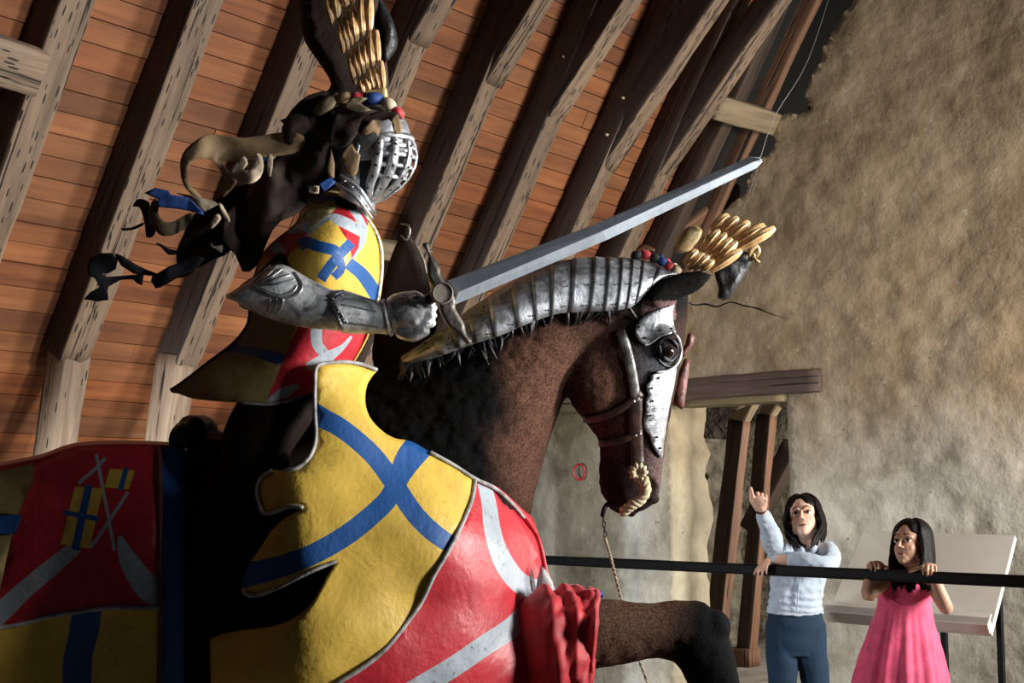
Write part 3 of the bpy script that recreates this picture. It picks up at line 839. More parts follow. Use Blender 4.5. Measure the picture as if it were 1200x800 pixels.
# fore leg lifted in front (near side)
LD = 3.46
hb.plo([(590, 700, 600, 830, LD+.05, .08), (650, 700, 650, 800, LD, .08), (690, 701, 690, 785, LD, .082), (730, 704, 732, 777, LD, .072), (768, 706, 768, 771, LD, .062),
        (800, 703, 790, 776, LD, .060), (829, 708, 800, 790, LD, .062), (850, 734, 806, 802, LD, .058), (860, 765, 812, 812, LD, .052), (866, 795, 824, 828, LD, .045),
        (872, 830, 838, 848, LD, .037), (880, 880, 850, 886, LD, .032), (886, 930, 858, 932, LD, .032), (892, 955, 858, 958, LD, .04), (898, 985, 872, 995, LD, .036),
        (908, 1010, 880, 1022, LD, .045), (926, 1045, 890, 1060, LD, .055), (930, 1050, 892, 1066, LD, .045)], n=22)
hb.ell(P(836, 734, LD), (.045, .05, .046))
# the other legs stand below the frame
def leg(secs, d):
    hb.plo([(x1, y, x2, y2, d, th) for x1, y, x2, y2, th in secs], n=20)
GY = 592+1.39*F/HD*1.0                                              # picture row of the ground at that distance
leg([(520, 800, 640, 790, .11), (535, 880, 630, 875, .09), (555, 950, 615, 950, .062), (560, 985, 612, 985, .055), (568, 1030, 604, 1030, .038),
     (570, 1100, 602, 1100, .035), (566, 1135, 606, 1132, .043), (572, 1170, 612, 1160, .036), (565, 1195, 622, 1185, .05), (560, 1222, 634, 1222, .06)], HD+.17)
for dz, dx in ((-.19, 0), (.19, 60)):
    leg([(-190+dx, 760, 40+dx, 800, .14), (-170+dx, 860, -10+dx, 880, .11), (-150+dx, 930, -50+dx, 930, .07), (-175+dx, 980, -100+dx, 975, .055), (-178+dx, 1010, -120+dx, 1005, .045),
         (-165+dx, 1060, -122+dx, 1060, .038), (-155+dx, 1130, -112+dx, 1130, .042), (-145+dx, 1165, -105+dx, 1160, .036), (-150+dx, 1195, -92+dx, 1190, .05), (-155+dx, 1222, -80+dx, 1222, .06)], HD+dz)
hb.tube([P(-175, 600, HD), P(-235, 650, HD), P(-262, 760, HD), P(-268, 900, HD), P(-250, 1010, HD)], [.03, .05, .07, .06, .02], 14)

def sm(a, b, x): t = max(0, min(1, (x-a)/(b-a))); return t*t*(3-2*t)
NECKB = np.array([(604, 384), (640, 376), (690, 366), (716, 378), (706, 425), (672, 452), (660, 490), (640, 530), (622, 600), (606, 592), (588, 560), (582, 520), (600, 480), (590, 440), (586, 410)], float)
NB = [tuple(p) for p in NECKB]
CH = np.array([(668, 430), (700, 390), (728, 392), (742, 470), (744, 540), (705, 520), (676, 480)], float); CHl = [tuple(p) for p in CH]
def soft(pt_, arr, lst, w):
    d = distpoly(pt_, arr); d = d if inside(pt_, lst) else -d
    return sm(-w, w, d)
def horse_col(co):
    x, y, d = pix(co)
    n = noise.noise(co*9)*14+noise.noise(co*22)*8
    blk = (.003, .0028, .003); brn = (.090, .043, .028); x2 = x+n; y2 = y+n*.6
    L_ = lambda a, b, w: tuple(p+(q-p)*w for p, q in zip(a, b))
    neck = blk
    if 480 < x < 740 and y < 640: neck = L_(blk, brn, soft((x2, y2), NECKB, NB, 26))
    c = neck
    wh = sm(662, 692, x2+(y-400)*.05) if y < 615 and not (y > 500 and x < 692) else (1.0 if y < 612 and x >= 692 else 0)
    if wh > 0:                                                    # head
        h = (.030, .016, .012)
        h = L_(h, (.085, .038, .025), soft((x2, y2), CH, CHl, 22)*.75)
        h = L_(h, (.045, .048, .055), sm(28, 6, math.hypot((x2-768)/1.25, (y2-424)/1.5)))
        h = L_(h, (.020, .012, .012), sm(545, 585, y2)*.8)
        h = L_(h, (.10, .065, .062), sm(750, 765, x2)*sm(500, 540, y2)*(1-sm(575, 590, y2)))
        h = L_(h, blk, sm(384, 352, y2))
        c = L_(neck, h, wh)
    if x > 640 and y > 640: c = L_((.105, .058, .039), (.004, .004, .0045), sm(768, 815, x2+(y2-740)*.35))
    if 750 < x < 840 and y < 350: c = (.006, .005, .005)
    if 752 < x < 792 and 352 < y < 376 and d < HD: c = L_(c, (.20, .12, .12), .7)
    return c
def wr_def(co):
    x, y, d = pix(co)
    k = .0016*noise.noise(co*60)+.0022*noise.noise(co*26)
    if x < 640: return co+FW*k*2
    return co+Vector((k, k, k))
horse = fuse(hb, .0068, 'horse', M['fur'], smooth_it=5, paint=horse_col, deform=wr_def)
tag(horse, 'life-size dark bay armoured horse statue with its near foreleg lifted', 'horse')
bvh_cache = {}
dgr = bpy.context.evaluated_depsgraph_get()
HB = BVHTree.FromPolygons([v.co for v in horse.data.vertices], [tuple(p.vertices) for p in horse.data.polygons])
def hit(x, y, off=0, tree=HB, miss=HD):
    r = ray(x, y); L = r.length; h = tree.ray_cast(EYE, r/L)
    if h[0] is None:
        n = tree.find_nearest(P(x, y, miss)); return (n[0]-EYE).dot(FW)-off
    return h[3]/L-off
def hugger(off, tree=HB, k=3):
    """depth of the body surface, averaged over a few pixels"""
    def f(x, y):
        return sum(hit(x+a, y+b, off, tree) for a, b in ((0, 0), (-k, 0), (k, 0), (0, -k), (0, k)))/5
    return f

# eye
e = MB(); ec = P(784, 411, hit(784, 411)+.004); e.ell(ec, (.013, .012, .017), 18)
eye = e.build('eye', M['iris'], horse); eye['label'] = 'glossy dark near eye'
e = MB()
for s, (pa) in enumerate((((773, 404), (777, 397), (785, 396), (792, 403), (794, 411)), ((773, 405), (775, 414), (781, 421), (788, 422), (794, 414)),
                          ((768, 402), (773, 392), (784, 389), (794, 396)), ((769, 412), (773, 423), (782, 429), (790, 428)))):
    e.tube([P(x, y, hit(x, y, .004 if s < 2 else 0)) for x, y in pa], [.0022, .0042, .005, .004, .002][:len(pa)], 8)
e.build_each('eyelid', M['black_feather'], horse)
# mane locks below the neck armour
mn = MB(); rnd = random.Random(4)
for i in range(150):
    t = rnd.random(); bx = 470+t*270+rnd.uniform(-6, 6)
    by = np.interp(bx, [470, 503, 551, 581, 614, 653, 692, 719, 745], [425, 412, 396, 380, 362, 350, 346, 346, 334])
    L = rnd.uniform(14, 34)*(1.1 if bx > 560 else .8); ang = radians(rnd.uniform(70, 125))
    p0 = (bx, by); p1 = (bx+cos(ang)*L*.5+rnd.uniform(-3, 3), by+sin(ang)*L*.5); p2 = (bx+cos(ang)*L+rnd.uniform(-6, 6), by+sin(ang)*L)
    mn.tube([P(*p0, hit(*p0, .010)), P(*p1, hit(*p1, .012+rnd.uniform(0, .008))), P(*p2, hit(*p2, .004))], [.006, .007, .0015], 6, smooth=3)
tag(mn.build('mane', M['black_feather'], horse), None, None, None, 'stuff')

# ------------------------------------------------------------------ neck armour (lames)
cr = empty('neck_armour', P(620, 380, HD), 'silver articulated neck armour of riveted lames along the horse crest', 'armour')
TOP = [(472, 417), (500, 398), (520, 384), (545, 366), (575, 346), (605, 327), (632, 314), (658, 306), (688, 302), (712, 302), (733, 303), (752, 305), (776, 315), (790, 319)]
BOT = [(478, 424), (512, 414), (534, 405), (556, 395), (582, 385), (612, 371), (634, 362), (655, 356), (682, 354), (706, 353), (726, 352), (743, 347), (768, 328), (790, 321)]
THK = [.14, .165, .17, .168, .16, .15, .14, .13, .12, .115, .11, .10, .075, .05]
tp = cat([Vector((*a, 0)) for a in TOP], 12); bt = cat([Vector((*a, 0)) for a in BOT], 12); tk = [v.x for v in cat([Vector((a, 0, 0)) for a in THK], 12)]
def ci(arr, s): k = s*(len(arr)-1); i = min(int(k), len(arr)-2); f_ = k-i; return arr[i]*(1-f_)+arr[i+1]*f_
cuts = [0, .10, .17, .235, .30, .365, .43, .50, .57, .635, .69, .745, .795, .845, .90, 1.0]
steelm = [M['steel_dark']]*4+[M['steel']]*12
for k in range(len(cuts)-1):
    a, b = cuts[k], cuts[k+1]+.012; V = []; Fc = []; nu, nv = 7, 26
    grow0 = .000; 
    for i in range(nu):
        s = min(1, a+(b-a)*i/(nu-1)); T = ci(tp, s); B = ci(bt, s); w = ci(tk, s)
        t3 = P(T.x, T.y, HD); 
        base = P(B.x, B.y, HD); up = t3-base
        lift = 1.0+.03*(1-i/(nu-1))        # the leading edge stands proud
        for j in range(nv):
            f_ = radians(-14)+radians(208)*j/(nv-1)
            V.append(base+up*(sin(f_)*lift)-FW*(cos(f_)*(w+.012)*lift))
    for i in range(nu-1):
        for j in range(nv-1):
            q = i*nv+j; Fc.append((q, q+1, q+nv+1, q+nv))
    lm = put('lame', V, Fc, steelm[k], cr)
    s_ = lm.modifiers.new('t', 'SOLIDIFY'); s_.thickness = .005; s_.offset = 1
    rv = MB()
    for j in (1, 4, 7, 20, 24):
        i = 4; q = Vector(V[i*nv+j]); nrm_ = (q-(V[i*nv+13]-up)).normalized(); nn = (Vector(V[i*nv+j+1])-Vector(V[i*nv+j])).cross(Vector(V[(i+1)*nv+j])-Vector(V[i*nv+j])).normalized()
        if nn.dot(q-base) < 0: nn = -nn
        rv.ell(q+nn*.004, .0024, 8)
    rv.build_each('rivet', M['iron'], lm)

# ------------------------------------------------------------------ face armour
fa = empty('face_armour', P(780, 420, HD-.1), 'polished silver plates over the horse brow and nose with a rim round the eye', 'armour')
hug = hugger(.010)
brow = [(745, 391), (746, 381), (752, 373), (766, 365), (779, 361), (790, 357), (788, 364), (789, 376), (791, 388), (782, 391), (773, 394), (762, 401), (757, 404), (751, 400)]
nose = [(758, 452), (763, 446), (765, 439), (774, 437), (784, 434), (793, 430), (792, 442), (788, 462), (784, 480), (781, 500), (778, 520), (776, 536), (770, 530), (765, 520), (762, 510), (757, 504), (755, 494), (757, 482), (757, 470), (760, 462)]
def plate(name, out, mat, par, off=.010, thick=.004, sp=4):
    return shell(name, sp2(out, 3), hugger(off), mat, par, sp=sp, thick=thick)
plate('brow_plate', brow, M['steel_bright'], fa, .014); plate('nose_plate', nose, M['steel_bright'], fa, .012)
rm = MB(); rp_ = [(788, 388), (795, 397), (798, 408), (797, 419), (792, 428), (783, 434), (770, 436)]
rm.tube([P(x, y, hit(x-2, y, .012)) for x, y in rp_], .0042, 8); rm.tube([P(x, y, hit(x, y, .014)) for x, y in ((791, 388), (782, 391), (773, 394), (762, 402), (756, 404))], .003, 8)
rm.build('eye_rim', M['steel_bright'], fa)
rv = MB()
for x, y in ((749, 383), (756, 396), (774, 387), (787, 385), (772, 443), (764, 455), (765, 470), (762, 487), (770, 512), (774, 525)):
    rv.ell(P(x, y, hit(x, y, .016)), .0032, 8)
rv.build_each('rivet', M['iron'], fa)
# far cheek guard seen past the forehead
fb = inflate('far_blinker', [(802, 420), (809, 421), (806, 445), (802, 476), (799, 480), (790, 474), (787, 466), (793, 440)], HD+.10, .012, 6, M['leather_red'], fa, sp=4)
inflate('blinker_tab', [(806, 391), (811, 389), (814, 396), (812, 404), (803, 417), (798, 420), (797, 412), (803, 403)], HD+.10, .010, 5, M['leather_red'], fa, sp=3)

# ------------------------------------------------------------------ bridle
br = empty('bridle', P(735, 480, HD-.1), 'brown leather bridle with rivets on the horse head', 'bridle')
def strap(name, path, w, mat, par, off=.006, k=6, tree=HB):
    p = cat([Vector(q) for q in path], k); V = []; n = len(p)
    for i in range(n):
        t = (p[min(n-1, i+1)]-p[max(0, i-1)]).normalized(); nn = Vector((-t.y, t.x))
        for s in (-1, -.5, 0, .5, 1):
            q = p[i]+nn*(w/2*s); d = hugger(off+.002*(1-s*s), tree, 2)(q.x, q.y); V.append(P(q.x, q.y, d))
    Fc = [(i*5+j, i*5+j+1, i*5+j+6, i*5+j+5) for i in range(n-1) for j in range(4)]
    o = put(name, V, Fc, mat, par); s_ = o.modifiers.new('t', 'SOLIDIFY'); s_.thickness = .004; s_.offset = 0; return o
strap('cheek_strap', [(727, 387), (735, 412), (741, 440), (745, 466)], 11, M['steel_dark'], br)['label'] = 'silvered upper cheek strap'
strap('cheek_strap', [(745, 466), (745, 490), (746, 520), (747, 545)], 15, M['leather'], br)
strap('nose_band', [(684, 491), (704, 489), (728, 478), (752, 460)], 8, M['leather'], br, .006)
strap('nose_band', [(702, 519), (718, 518), (735, 513), (752, 506)], 8, M['leather'], br, .006)
rv = MB()
for x, y in ((743, 470), (748, 467), (745, 510), (750, 508)): rv.ell(P(x, y, hit(x, y, .018)), .0040, 8)
rv.build_each('rivet', M['steel_bright'], br)
# rope rosette and twisted rope bit
def twisted(mb, pts, R, r, turns, strands=3, n=8, per=60):
    pts = cat([Vector(p) for p in pts], 16); L = len(pts)
    for s in range(strands):
        q = []; up = Vector((0, 0, 1))
        for i in range(0, L, max(1, L//per)):
            t = (pts[min(L-1, i+1)]-pts[max(0, i-1)]).normalized(); a = t.cross(FW).normalized(); b = t.cross(a)
            f_ = 2*pi*(turns*i/L+s/strands); q.append(pts[i]+a*(R*cos(f_))+b*(R*sin(f_)))
        mb.tube(q, r, n, smooth=1)
rb_ = MB(); rc = P(748, 553, hit(748, 553, .02))
for i in range(10):
    a = 2*pi*i/10; v_ = RT*cos(a)+UP*sin(a)
    rb_.tube([rc+v_*.007-FW*.004, rc+v_*.016-FW*.008, rc+v_*.022+FW*.002], [.0032, .0062, .004], 8)
rb_.build_each('rosette_petal', M['rope'], br)
rb_ = MB(); twisted(rb_, [P(754, 561, 3.535), P(757, 574, 3.53), P(750, 586, 3.53), P(740, 592, 3.53), P(730, 600, 3.54)], .0070, .0072, 3.0)
rb_.ell(P(730, 601, 3.54), .009, 10)
rb_.build('rope_bit', M['rope'], br)['label'] = 'twisted cream rope bit end'
ch = MB(); ch.tube([P(712, 590, HD-.02), P(708, 596, HD-.03), P(706, 604, HD-.03)], .006, 8)
for i in range(4):
    c0 = P(707+i*.8, 608+i*6, HD-.03); ch.tube([c0+RT*(.004*cos(t))*(1 if i % 2 else .3)+UP*(.008*sin(t))+FW*.003*cos(t) for t in [j*2*pi/10 for j in range(11)]], .0015, 5, smooth=1)
ch.build_each('chin_ring', M['iron'], br)
cd = MB(); twisted(cd, [P(709, 630, HD-.03), P(716, 654, HD-.02), P(728, 702, HD+.02), P(741, 750, HD+.06), P(762, 808, HD+.1), P(820, 960, HD+.14)], .0022, .0024, 60, 2, 6, 200)
tag(cd.build('lead_rope', M['cord']), 'thin twisted rope hanging from the horse chin past its foreleg', 'rope')

# ------------------------------------------------------------------ plume on the horse's poll
def feather(name, a, b, r, d, mat, par, tilt=0, fl=.55):
    mb = MB(); A = P(*a, d); B = P(*b, d-tilt); ax = (B-A)
    L = ax.length; n = 9; secs = []
    side = ax.cross(FW).normalized()
    for i in range(n):
        t = i/(n-1); w = (sin(pi*min(.97, max(0.05, t*.80+.17)))**.5)*r*(.55+.45*t)
        bend = .02*sin(pi*t)
        secs.append((A+ax*t-FW*bend*.5, side*w, FW*w*fl))
    mb.loft(secs, n=12, sub=3)
    # quill ridge
    mb.tube([A-FW*(r*fl*.5), A+ax*.5-FW*(r*fl+.012), B-FW*.004], [r*.12, r*.15, r*.08], 6)
    return mb.build(name, mat, par)
pl = empty('horse_plume', P(800, 320, HD-.05), 'fan of gilded carved feathers on top of the horse head', 'plume')
Z3 = lambda x, y: (740+x/6.156, 240+y/6.156)
rows = [((570, 180), (700, 72), 24, .05), ((640, 205), (768, 88), 22, .04), ((690, 245), (850, 120), 26, .03), ((740, 290), (962, 145), 28, .02), ((770, 315), (1035, 165), 24, .01),
        ((480, 335), (545, 200), 13, -.005), ((505, 340), (632, 180), 22, -.01), ((545, 365), (682, 205), 20, -.015), ((580, 395), (722, 240), 20, -.02), ((600, 420), (762, 265), 19, -.025), ((570, 475), (795, 325), 22, -.03),
        ((380, 425), (475, 325), 20, -.035), ((408, 465), (520, 350), 17, -.04), ((450, 470), (558, 365), 16, -.045), ((500, 475), (596, 398), 15, -.05)]
for a, b, r, dd in rows:
    feather('gilded_feather', Z3(*a), Z3(*b), 2.2*r/6.156/F*HD, HD-.02+dd, M['gold'], pl, .015)
sh = [Z3(*p) for p in ((298, 335), (305, 300), (330, 240), (370, 190), (410, 158), (470, 152), (508, 180), (505, 215), (470, 275), (430, 325), (370, 345), (320, 345))]
inflate('shell_leaf', sp2(sh, 3), HD+.05, .03, 10, M['gold_pale'], pl, sp=3)
bf = [Z3(*p) for p in ((600, 470), (640, 430), (720, 395), (790, 340), (850, 345), (868, 400), (850, 455), (800, 540), (750, 610), (715, 665), (680, 686), (640, 680), (620, 660), (628, 600), (610, 540))]
inflate('black_feather', sp2(bf, 3), HD+.06, .03, 8, M['black_feather'], pl, sp=3, wob=.02)['label'] = 'drooping black feather'
mb = MB(); mb.tube([P(*Z3(870, 400), HD+.04), P(*Z3(850, 365), HD+.035), P(*Z3(865, 320), HD+.03), P(*Z3(900, 300), HD+.03), P(*Z3(918, 335), HD+.03), P(*Z3(895, 370), HD+.035), P(*Z3(880, 355), HD+.03)], [.005, .007, .007, .007, .006, .006, .004], 8)
mb.tube([P(*Z3(880, 375), HD+.03), P(*Z3(900, 400), HD+.03), P(*Z3(922, 410), HD+.03)], [.006, .005, .003], 8)
mb.build('gold_curl', M['gold_pale'], pl)
# coloured wreath at the foot of the plume
wp = [(742, 300), (752, 298), (762, 300), (772, 304), (780, 309), (788, 314), (796, 317)]; cols = ['black_cloth', 'red_cloth', 'black_cloth', 'blue_cloth', 'red_cloth', 'cream_cloth']
for i in range(6):
    mb = MB(); a, b = Vector(wp[i]), Vector(wp[i+1]); mb.tube([P(*a, HD-.03), P(*((a+b)/2), HD-.035), P(*b, HD-.03)], [.009, .0125, .009], 10)
    mb.ell(P(*(a+Vector((2, -2))), HD), .010, 8)
    mb.build('wreath_roll', M[cols[i]], pl)
mb = MB(); mb.ell(P(796, 352, HD-.03), (.008, .01, .014)); mb.build('wreath_bead', M['gold_pale'], pl)
mb = MB(); mb.ell(P(791, 363, HD-.04), (.013, .01, .012)); mb.build('wreath_bead', M['red_cloth'], pl)

# ------------------------------------------------------------------ front caparison
cap = empty('front_trapper', P(500, 700, HD-.3), 'stiff yellow, blue, red and silver heraldic cover over the horse shoulder and chest', 'horse cover')
dep = tps([(371, 430, 3.30), (440, 434, 3.42), (440, 500, 3.31), (500, 530, 3.345), (560, 562, 3.40), (605, 600, 3.50), (634, 640, 3.57), (640, 690, 3.56), (700, 700, 3.42),
           (560, 620, 3.31), (590, 680, 3.35), (610, 800, 3.33), (500, 600, 3.245), (480, 700, 3.20), (500, 850, 3.20), (420, 560, 3.24), (400, 650, 3.17),
           (380, 800, 3.10), (340, 560, 3.21), (290, 570, 3.27), (300, 650, 3.20), (290, 700, 3.21), (250, 750, 3.24), (250, 860, 3.24), (320, 800, 3.11), (350, 500, 3.28), (400, 480, 3.29),
           (345, 720, 3.11), (360, 620, 3.16), (640, 860, 3.40), (600, 640, 3.42)])
out = sp2([(371, 430), (384, 425), (405, 424), (425, 427), (441, 433), (436, 441), (430, 452), (428, 470), (433, 488), (446, 503), (462, 513), (482, 517), (505, 530), (532, 545), (557, 561), (580, 572), (600, 590), (614, 606),
       (626, 622), (634, 643), (635, 662), (641, 676), (650, 688), (655, 705), (650, 740), (652, 790), (650, 862)], 3, False)
out += [(250, 862), (247, 800), (246, 748), (262, 742)] + sp2([(285, 738), (318, 734), (345, 724), (366, 705), (384, 674), (393, 658), (370, 667), (342, 680), (315, 693), (296, 698), (283, 693), (288, 668), (303, 645), (318, 622), (335, 606), (354, 596), (351, 592), (336, 594), (318, 601), (308, 600), (304, 590), (301, 575), (305, 560), (318, 551), (334, 551), (350, 547), (364, 533), (371, 512), (372, 490), (370, 460)], 3, False)
Q = lambda *a: [(200+x/2, 400+y/2) for x, y in a]
redp = [(557, 561), (553, 585), (541, 615), (524, 648), (508, 675), (494, 705), (475, 732), (452, 760), (425, 782), (392, 802), (330, 850), (330, 880), (720, 880), (720, 560), (600, 555)]
b1 = band([(360, 482), (378, 490), (402, 503), (436, 532), (461, 565), (486, 602), (512, 627), (545, 648)], [30, 23, 22, 22, 22, 22, 20], 4)
b2 = band([(497, 516), (480, 536), (469, 556), (460, 575), (448, 592), (410, 624), (365, 650), (320, 666), (276, 676)], [34, 32, 25, 22, 23, 24, 24, 26, 30], 4)
s1 = band([(566, 560), (573, 590), (577, 620), (586, 650), (602, 676), (622, 690), (650, 697)], [15, 17, 19, 20, 23, 24, 26, 34], 4)
s2 = band([(660, 696), (625, 713), (600, 735), (565, 758), (530, 782), (480, 812), (420, 850)], [26, 25, 24, 24, 24, 25, 26], 4)
regs = [(b1, 1), (b2, 1), (redp, 2), (s2, 3), (s1, 3)]
fc = shell('cover', out, dep, [M['yellow'], M['blue'], M['red'], M['silvercloth']], cap, regs, sp=9, thick=.014, wr=.010, wrs=5)
def trim(name, path, r, mat, par, df=dep, off=.004, k=5):
    p = cat([Vector(q) for q in path], k); mb = MB(); mb.tube([P(q.x, q.y, df(q.x, q.y)-off) for q in p], r, 8, smooth=1); return mb.build(name, mat, par)
trim('edge_trim', [(334, 551), (350, 547), (364, 533), (370, 512), (369, 480), (369, 450), (371, 430), (384, 425), (405, 424), (425, 427), (441, 433)], .005, M['greytrim'], cap)
trim('edge_trim', [(505, 530), (532, 545), (557, 561), (580, 572), (600, 590), (614, 606)], .005, M['greytrim'], cap)
trim('edge_trim', [(557, 561), (553, 585), (541, 615), (524, 648), (508, 675), (494, 705), (475, 732), (452, 760), (425, 782), (392, 802)], .0055, M['greytrim'], cap)
trim('edge_trim', [(393, 658), (370, 667), (342, 680), (315, 693), (296, 698), (286, 694)], .0045, M['greytrim'], cap)
trim('edge_trim', [(354, 594), (336, 594), (318, 601), (308, 600), (304, 590), (301, 575), (305, 560), (318, 551)], .0045, M['greytrim'], cap)
# far half, mirrored in the horse's middle plane, closes over the crest of the chest
mb = MB(); 
out2 = [(450, 470), (505, 534), (557, 563), (600, 592), (626, 626), (634, 660), (646, 690), (642, 740), (640, 850), (260, 850), (260, 560), (330, 500), (372, 470)]
shell('far_cover', out2, lambda x, y: 2*HD-dep(x, y)-.02, [M['yellow'], M['red']], cap, [(redp, 1)], sp=22, thick=.012, wr=.008, wrs=5)
# chest join
mb = MB(); V = []; cpx = [(560, 566), (582, 576), (602, 594), (616, 612), (628, 630), (635, 655), (639, 680), (646, 720), (648, 790), (646, 850)]
for (x, y) in cat([Vector(c) for c in cpx], 3):
    d0 = dep(x, y)
    for j in range(9):
        t = j/8; f_ = sin(pi*t); V.append(P(x, y, d0+(2*HD-2*d0)*t)+RT*(.05*f_*min(1, (HD-d0)/.1)-.035*f_)+Vector((0, 0, -.0)))
n_ = len(V)//9
cj = put('chest_cover', V, [(i*9+j, i*9+j+1, i*9+j+10, i*9+j+9) for i in range(n_-1) for j in range(8)], M['red'], cap)
s_ = cj.modifiers.new('t', 'SOLIDIFY'); s_.thickness = .01
# grey fold under the silver band at the chest
inflate('band_end', [(634, 662), (640, 668), (648, 682), (649, 692), (640, 698), (628, 690), (630, 676)], 3.51, .012, 6, M['greytrim'], cap, sp=4)
# gathered red sleeve round the lifted fore leg
def ruffle(p, c, s, t):
    w_ = 2*pi*3.6*s+2.2*sin(t*1+.6)+1.1*sin(3*t); k = sm(.1, .35, s)*(.009*(1-2*abs(sin(w_/2)))*(.5+.5*sin(t*2+s*5))+.014*noise.noise(Vector((cos(t)*2, sin(t)*2, s*4)))+.010*noise.noise(Vector((cos(t)*5, sin(t)*5, s*9)))+.005*sin(6*t+9*s))
    return p+(p-c).normalized()*k
mb = MB(); mb.loft([((P(x1, y1, 3.43)+P(x2, y2, 3.43))/2, (P(x1, y1, 3.43)-P(x2, y2, 3.43))/2, FW*th) for x1, y1, x2, y2, th in
    ((606, 712, 618, 880, .06), (628, 694, 640, 890, .105), (646, 687, 655, 880, .122), (664, 690, 668, 860, .112), (680, 695, 680, 840, .106), (694, 693, 687, 825, .10), (702, 697, 689, 815, .092))], n=110, sub=12, cap=False, fold=ruffle)
slv = mb.build('leg_sleeve', M['red_cloth'], cap); s_ = slv.modifiers.new('t', 'SOLIDIFY'); s_.thickness = .004
mb = MB(); mb.tube([P(700, 697, 3.42), P(704, 695, 3.45), P(705, 698, 3.48)], .006, 8); mb.build('lining', M['blue_cloth'], cap)

# ------------------------------------------------------------------ rear caparison
rc_ = empty('rear_trapper', P(100, 650, HD-.34), 'dark red, grey and ochre heraldic cover over the horse rump', 'horse cover')
depr = tps([(-220, 600, 3.60), (-180, 700, 3.45), (-100, 560, 3.44), (0, 545, 3.42), (100, 520, 3.44), (190, 520, 3.45), (215, 522, 3.45), (-60, 640, 3.30), (60, 620, 3.30), (180, 620, 3.33), (215, 640, 3.36),
            (-60, 760, 3.23), (60, 760, 3.26), (200, 760, 3.32), (-60, 880, 3.22), (60, 880, 3.25), (200, 880, 3.32), (-200, 880, 3.35)])
zr = lambda *a: [(x/2.667, 500+y/2.667) for x, y in a]
outr = [(-225, 600), (-190, 575), (-120, 562), (-40, 556), (0, 546), (50, 536), (88, 523), (115, 521), (150, 520), (186, 521), (217, 523), (216, 620), (216, 740), (214, 880), (-215, 880), (-232, 740)]
regr = [([(-240, 500), (38, 500), (40, 560), (18, 610), (0, 690), (-16, 760), (-20, 900), (-240, 900)], 4),
        ([(-240, 602), (26, 603), (18, 626), (-240, 626)], 1),
        ([(-60, 742), (15, 733), (60, 722), (110, 714), (150, 712), (190, 713), (190, 900), (-60, 900)], 0),
        ([(84, 718), (119, 713), (116, 740), (108, 770), (104, 900), (70, 900), (74, 770), (80, 745)], 1),
        (band([(90, 640), (60, 665), (30, 690), (0, 718), (-30, 745)], [16, 20, 21, 24, 26], 4), 3),
        (band([(140, 628), (150, 655), (170, 685), (192, 700)], [6, 22, 30, 34], 4), 3),
        (band([(113, 532), (120, 570), (128, 610), (134, 645)], 4, 3), 3), (band([(92, 566), (113, 548), (124, 536)], 4, 3), 3), (band([(150, 576), (128, 610), (106, 642)], 4, 3), 3),
        ([(129, 549), (158, 551), (151, 573), (122, 571)], 0), (band([(148, 548), (141, 574)], 6, 2), 1),
        ([(88, 570), (121, 572), (105, 643), (71, 637)], 0), (band([(104, 568), (88, 644)], [9, 9], 2), 1), (band([(74, 600), (116, 608)], [6, 6], 2), 1),
        ([(190, 500), (230, 500), (230, 900), (188, 900)], 1)]
shell('cover', outr, depr, [M['yellow'], M['blue'], M['red'], M['silvercloth'], M['ochre']], rc_, [([(-240, 480), (300, 480), (300, 900), (-240, 900)], 2)]+regr, sp=11, thick=.014, wr=.008, wrs=5)
trim('edge_trim', [(-60, 742), (15, 733), (60, 722), (110, 714), (150, 712), (188, 712)], .005, M['greytrim'], rc_, depr)
trim('edge_trim', [(187, 525), (188, 600), (187, 680), (188, 740), (184, 860)], .006, M['leather_red'], rc_, depr)
# top closure and far half
shell('far_cover', [(-215, 606), (-120, 568), (0, 552), (100, 526), (212, 528), (210, 850), (-205, 850)], lambda x, y: 2*HD-depr(x, y), [M['red']], rc_, [], sp=30, thick=.012, wr=.008, wrs=5)
V = []
for (x, y) in cat([Vector(c) for c in ((-222, 604), (-190, 576), (-120, 563), (-40, 557), (0, 548), (50, 538), (88, 525), (150, 522), (214, 525))], 3):
    d0 = depr(x, y)
    for j in range(9):
        t = j/8; V.append(P(x, y, d0+(2*HD-2*d0)*t)+UP*(.012*sin(pi*t)-.008))
n_ = len(V)//9
cj = put('top_cover', V, [(i*9+j, i*9+j+1, i*9+j+10, i*9+j+9) for i in range(n_-1) for j in range(8)], M['red'], rc_)
s_ = cj.modifiers.new('t', 'SOLIDIFY'); s_.thickness = .01

# ------------------------------------------------------------------ saddle
sd = empty('saddle', P(330, 520, HD), 'dark brown high-bowed war saddle under the knight', 'saddle')
mb = MB(); mb.plo([(222, 500, 232, 530, HD, .12), (245, 505, 245, 540, HD, .19), (290, 512, 290, 560, HD, .22), (350, 505, 355, 560, HD, .21), (400, 480, 420, 540, HD, .19), (440, 455, 450, 500, HD, .12)], n=26)
mb.build('seat', M['dark_leg'], sd)
mb = MB()
mb.loft([(P(228, 510, HD)+FW*(.17*cos(t))+UP*(.025*sin(t)), Vector((.026, 0, 0)), UP*.026) for t in [pi*(.0+i/10) for i in range(11)]], n=14, sub=3)
mb.ell(P(228, 502, HD-.12), (.03, .045, .03)); mb.ell(P(228, 502, HD+.12), (.03, .045, .03)); mb.ell(P(228, 499, HD), (.03, .12, .028))
mb.build('cantle', M['leather'], sd)
bow = sp2([(436, 420), (440, 385), (446, 345), (455, 310), (466, 282), (476, 267), (483, 278), (492, 296), (499, 316), (505, 345), (506, 385), (500, 415), (484, 440), (450, 448)], 3)
inflate('saddle_bow', bow, HD+.02, .012, 9, M['dark_leg'], sd, sp=7, wob=.0)['label'] = 'tall pointed dark brown front bow'
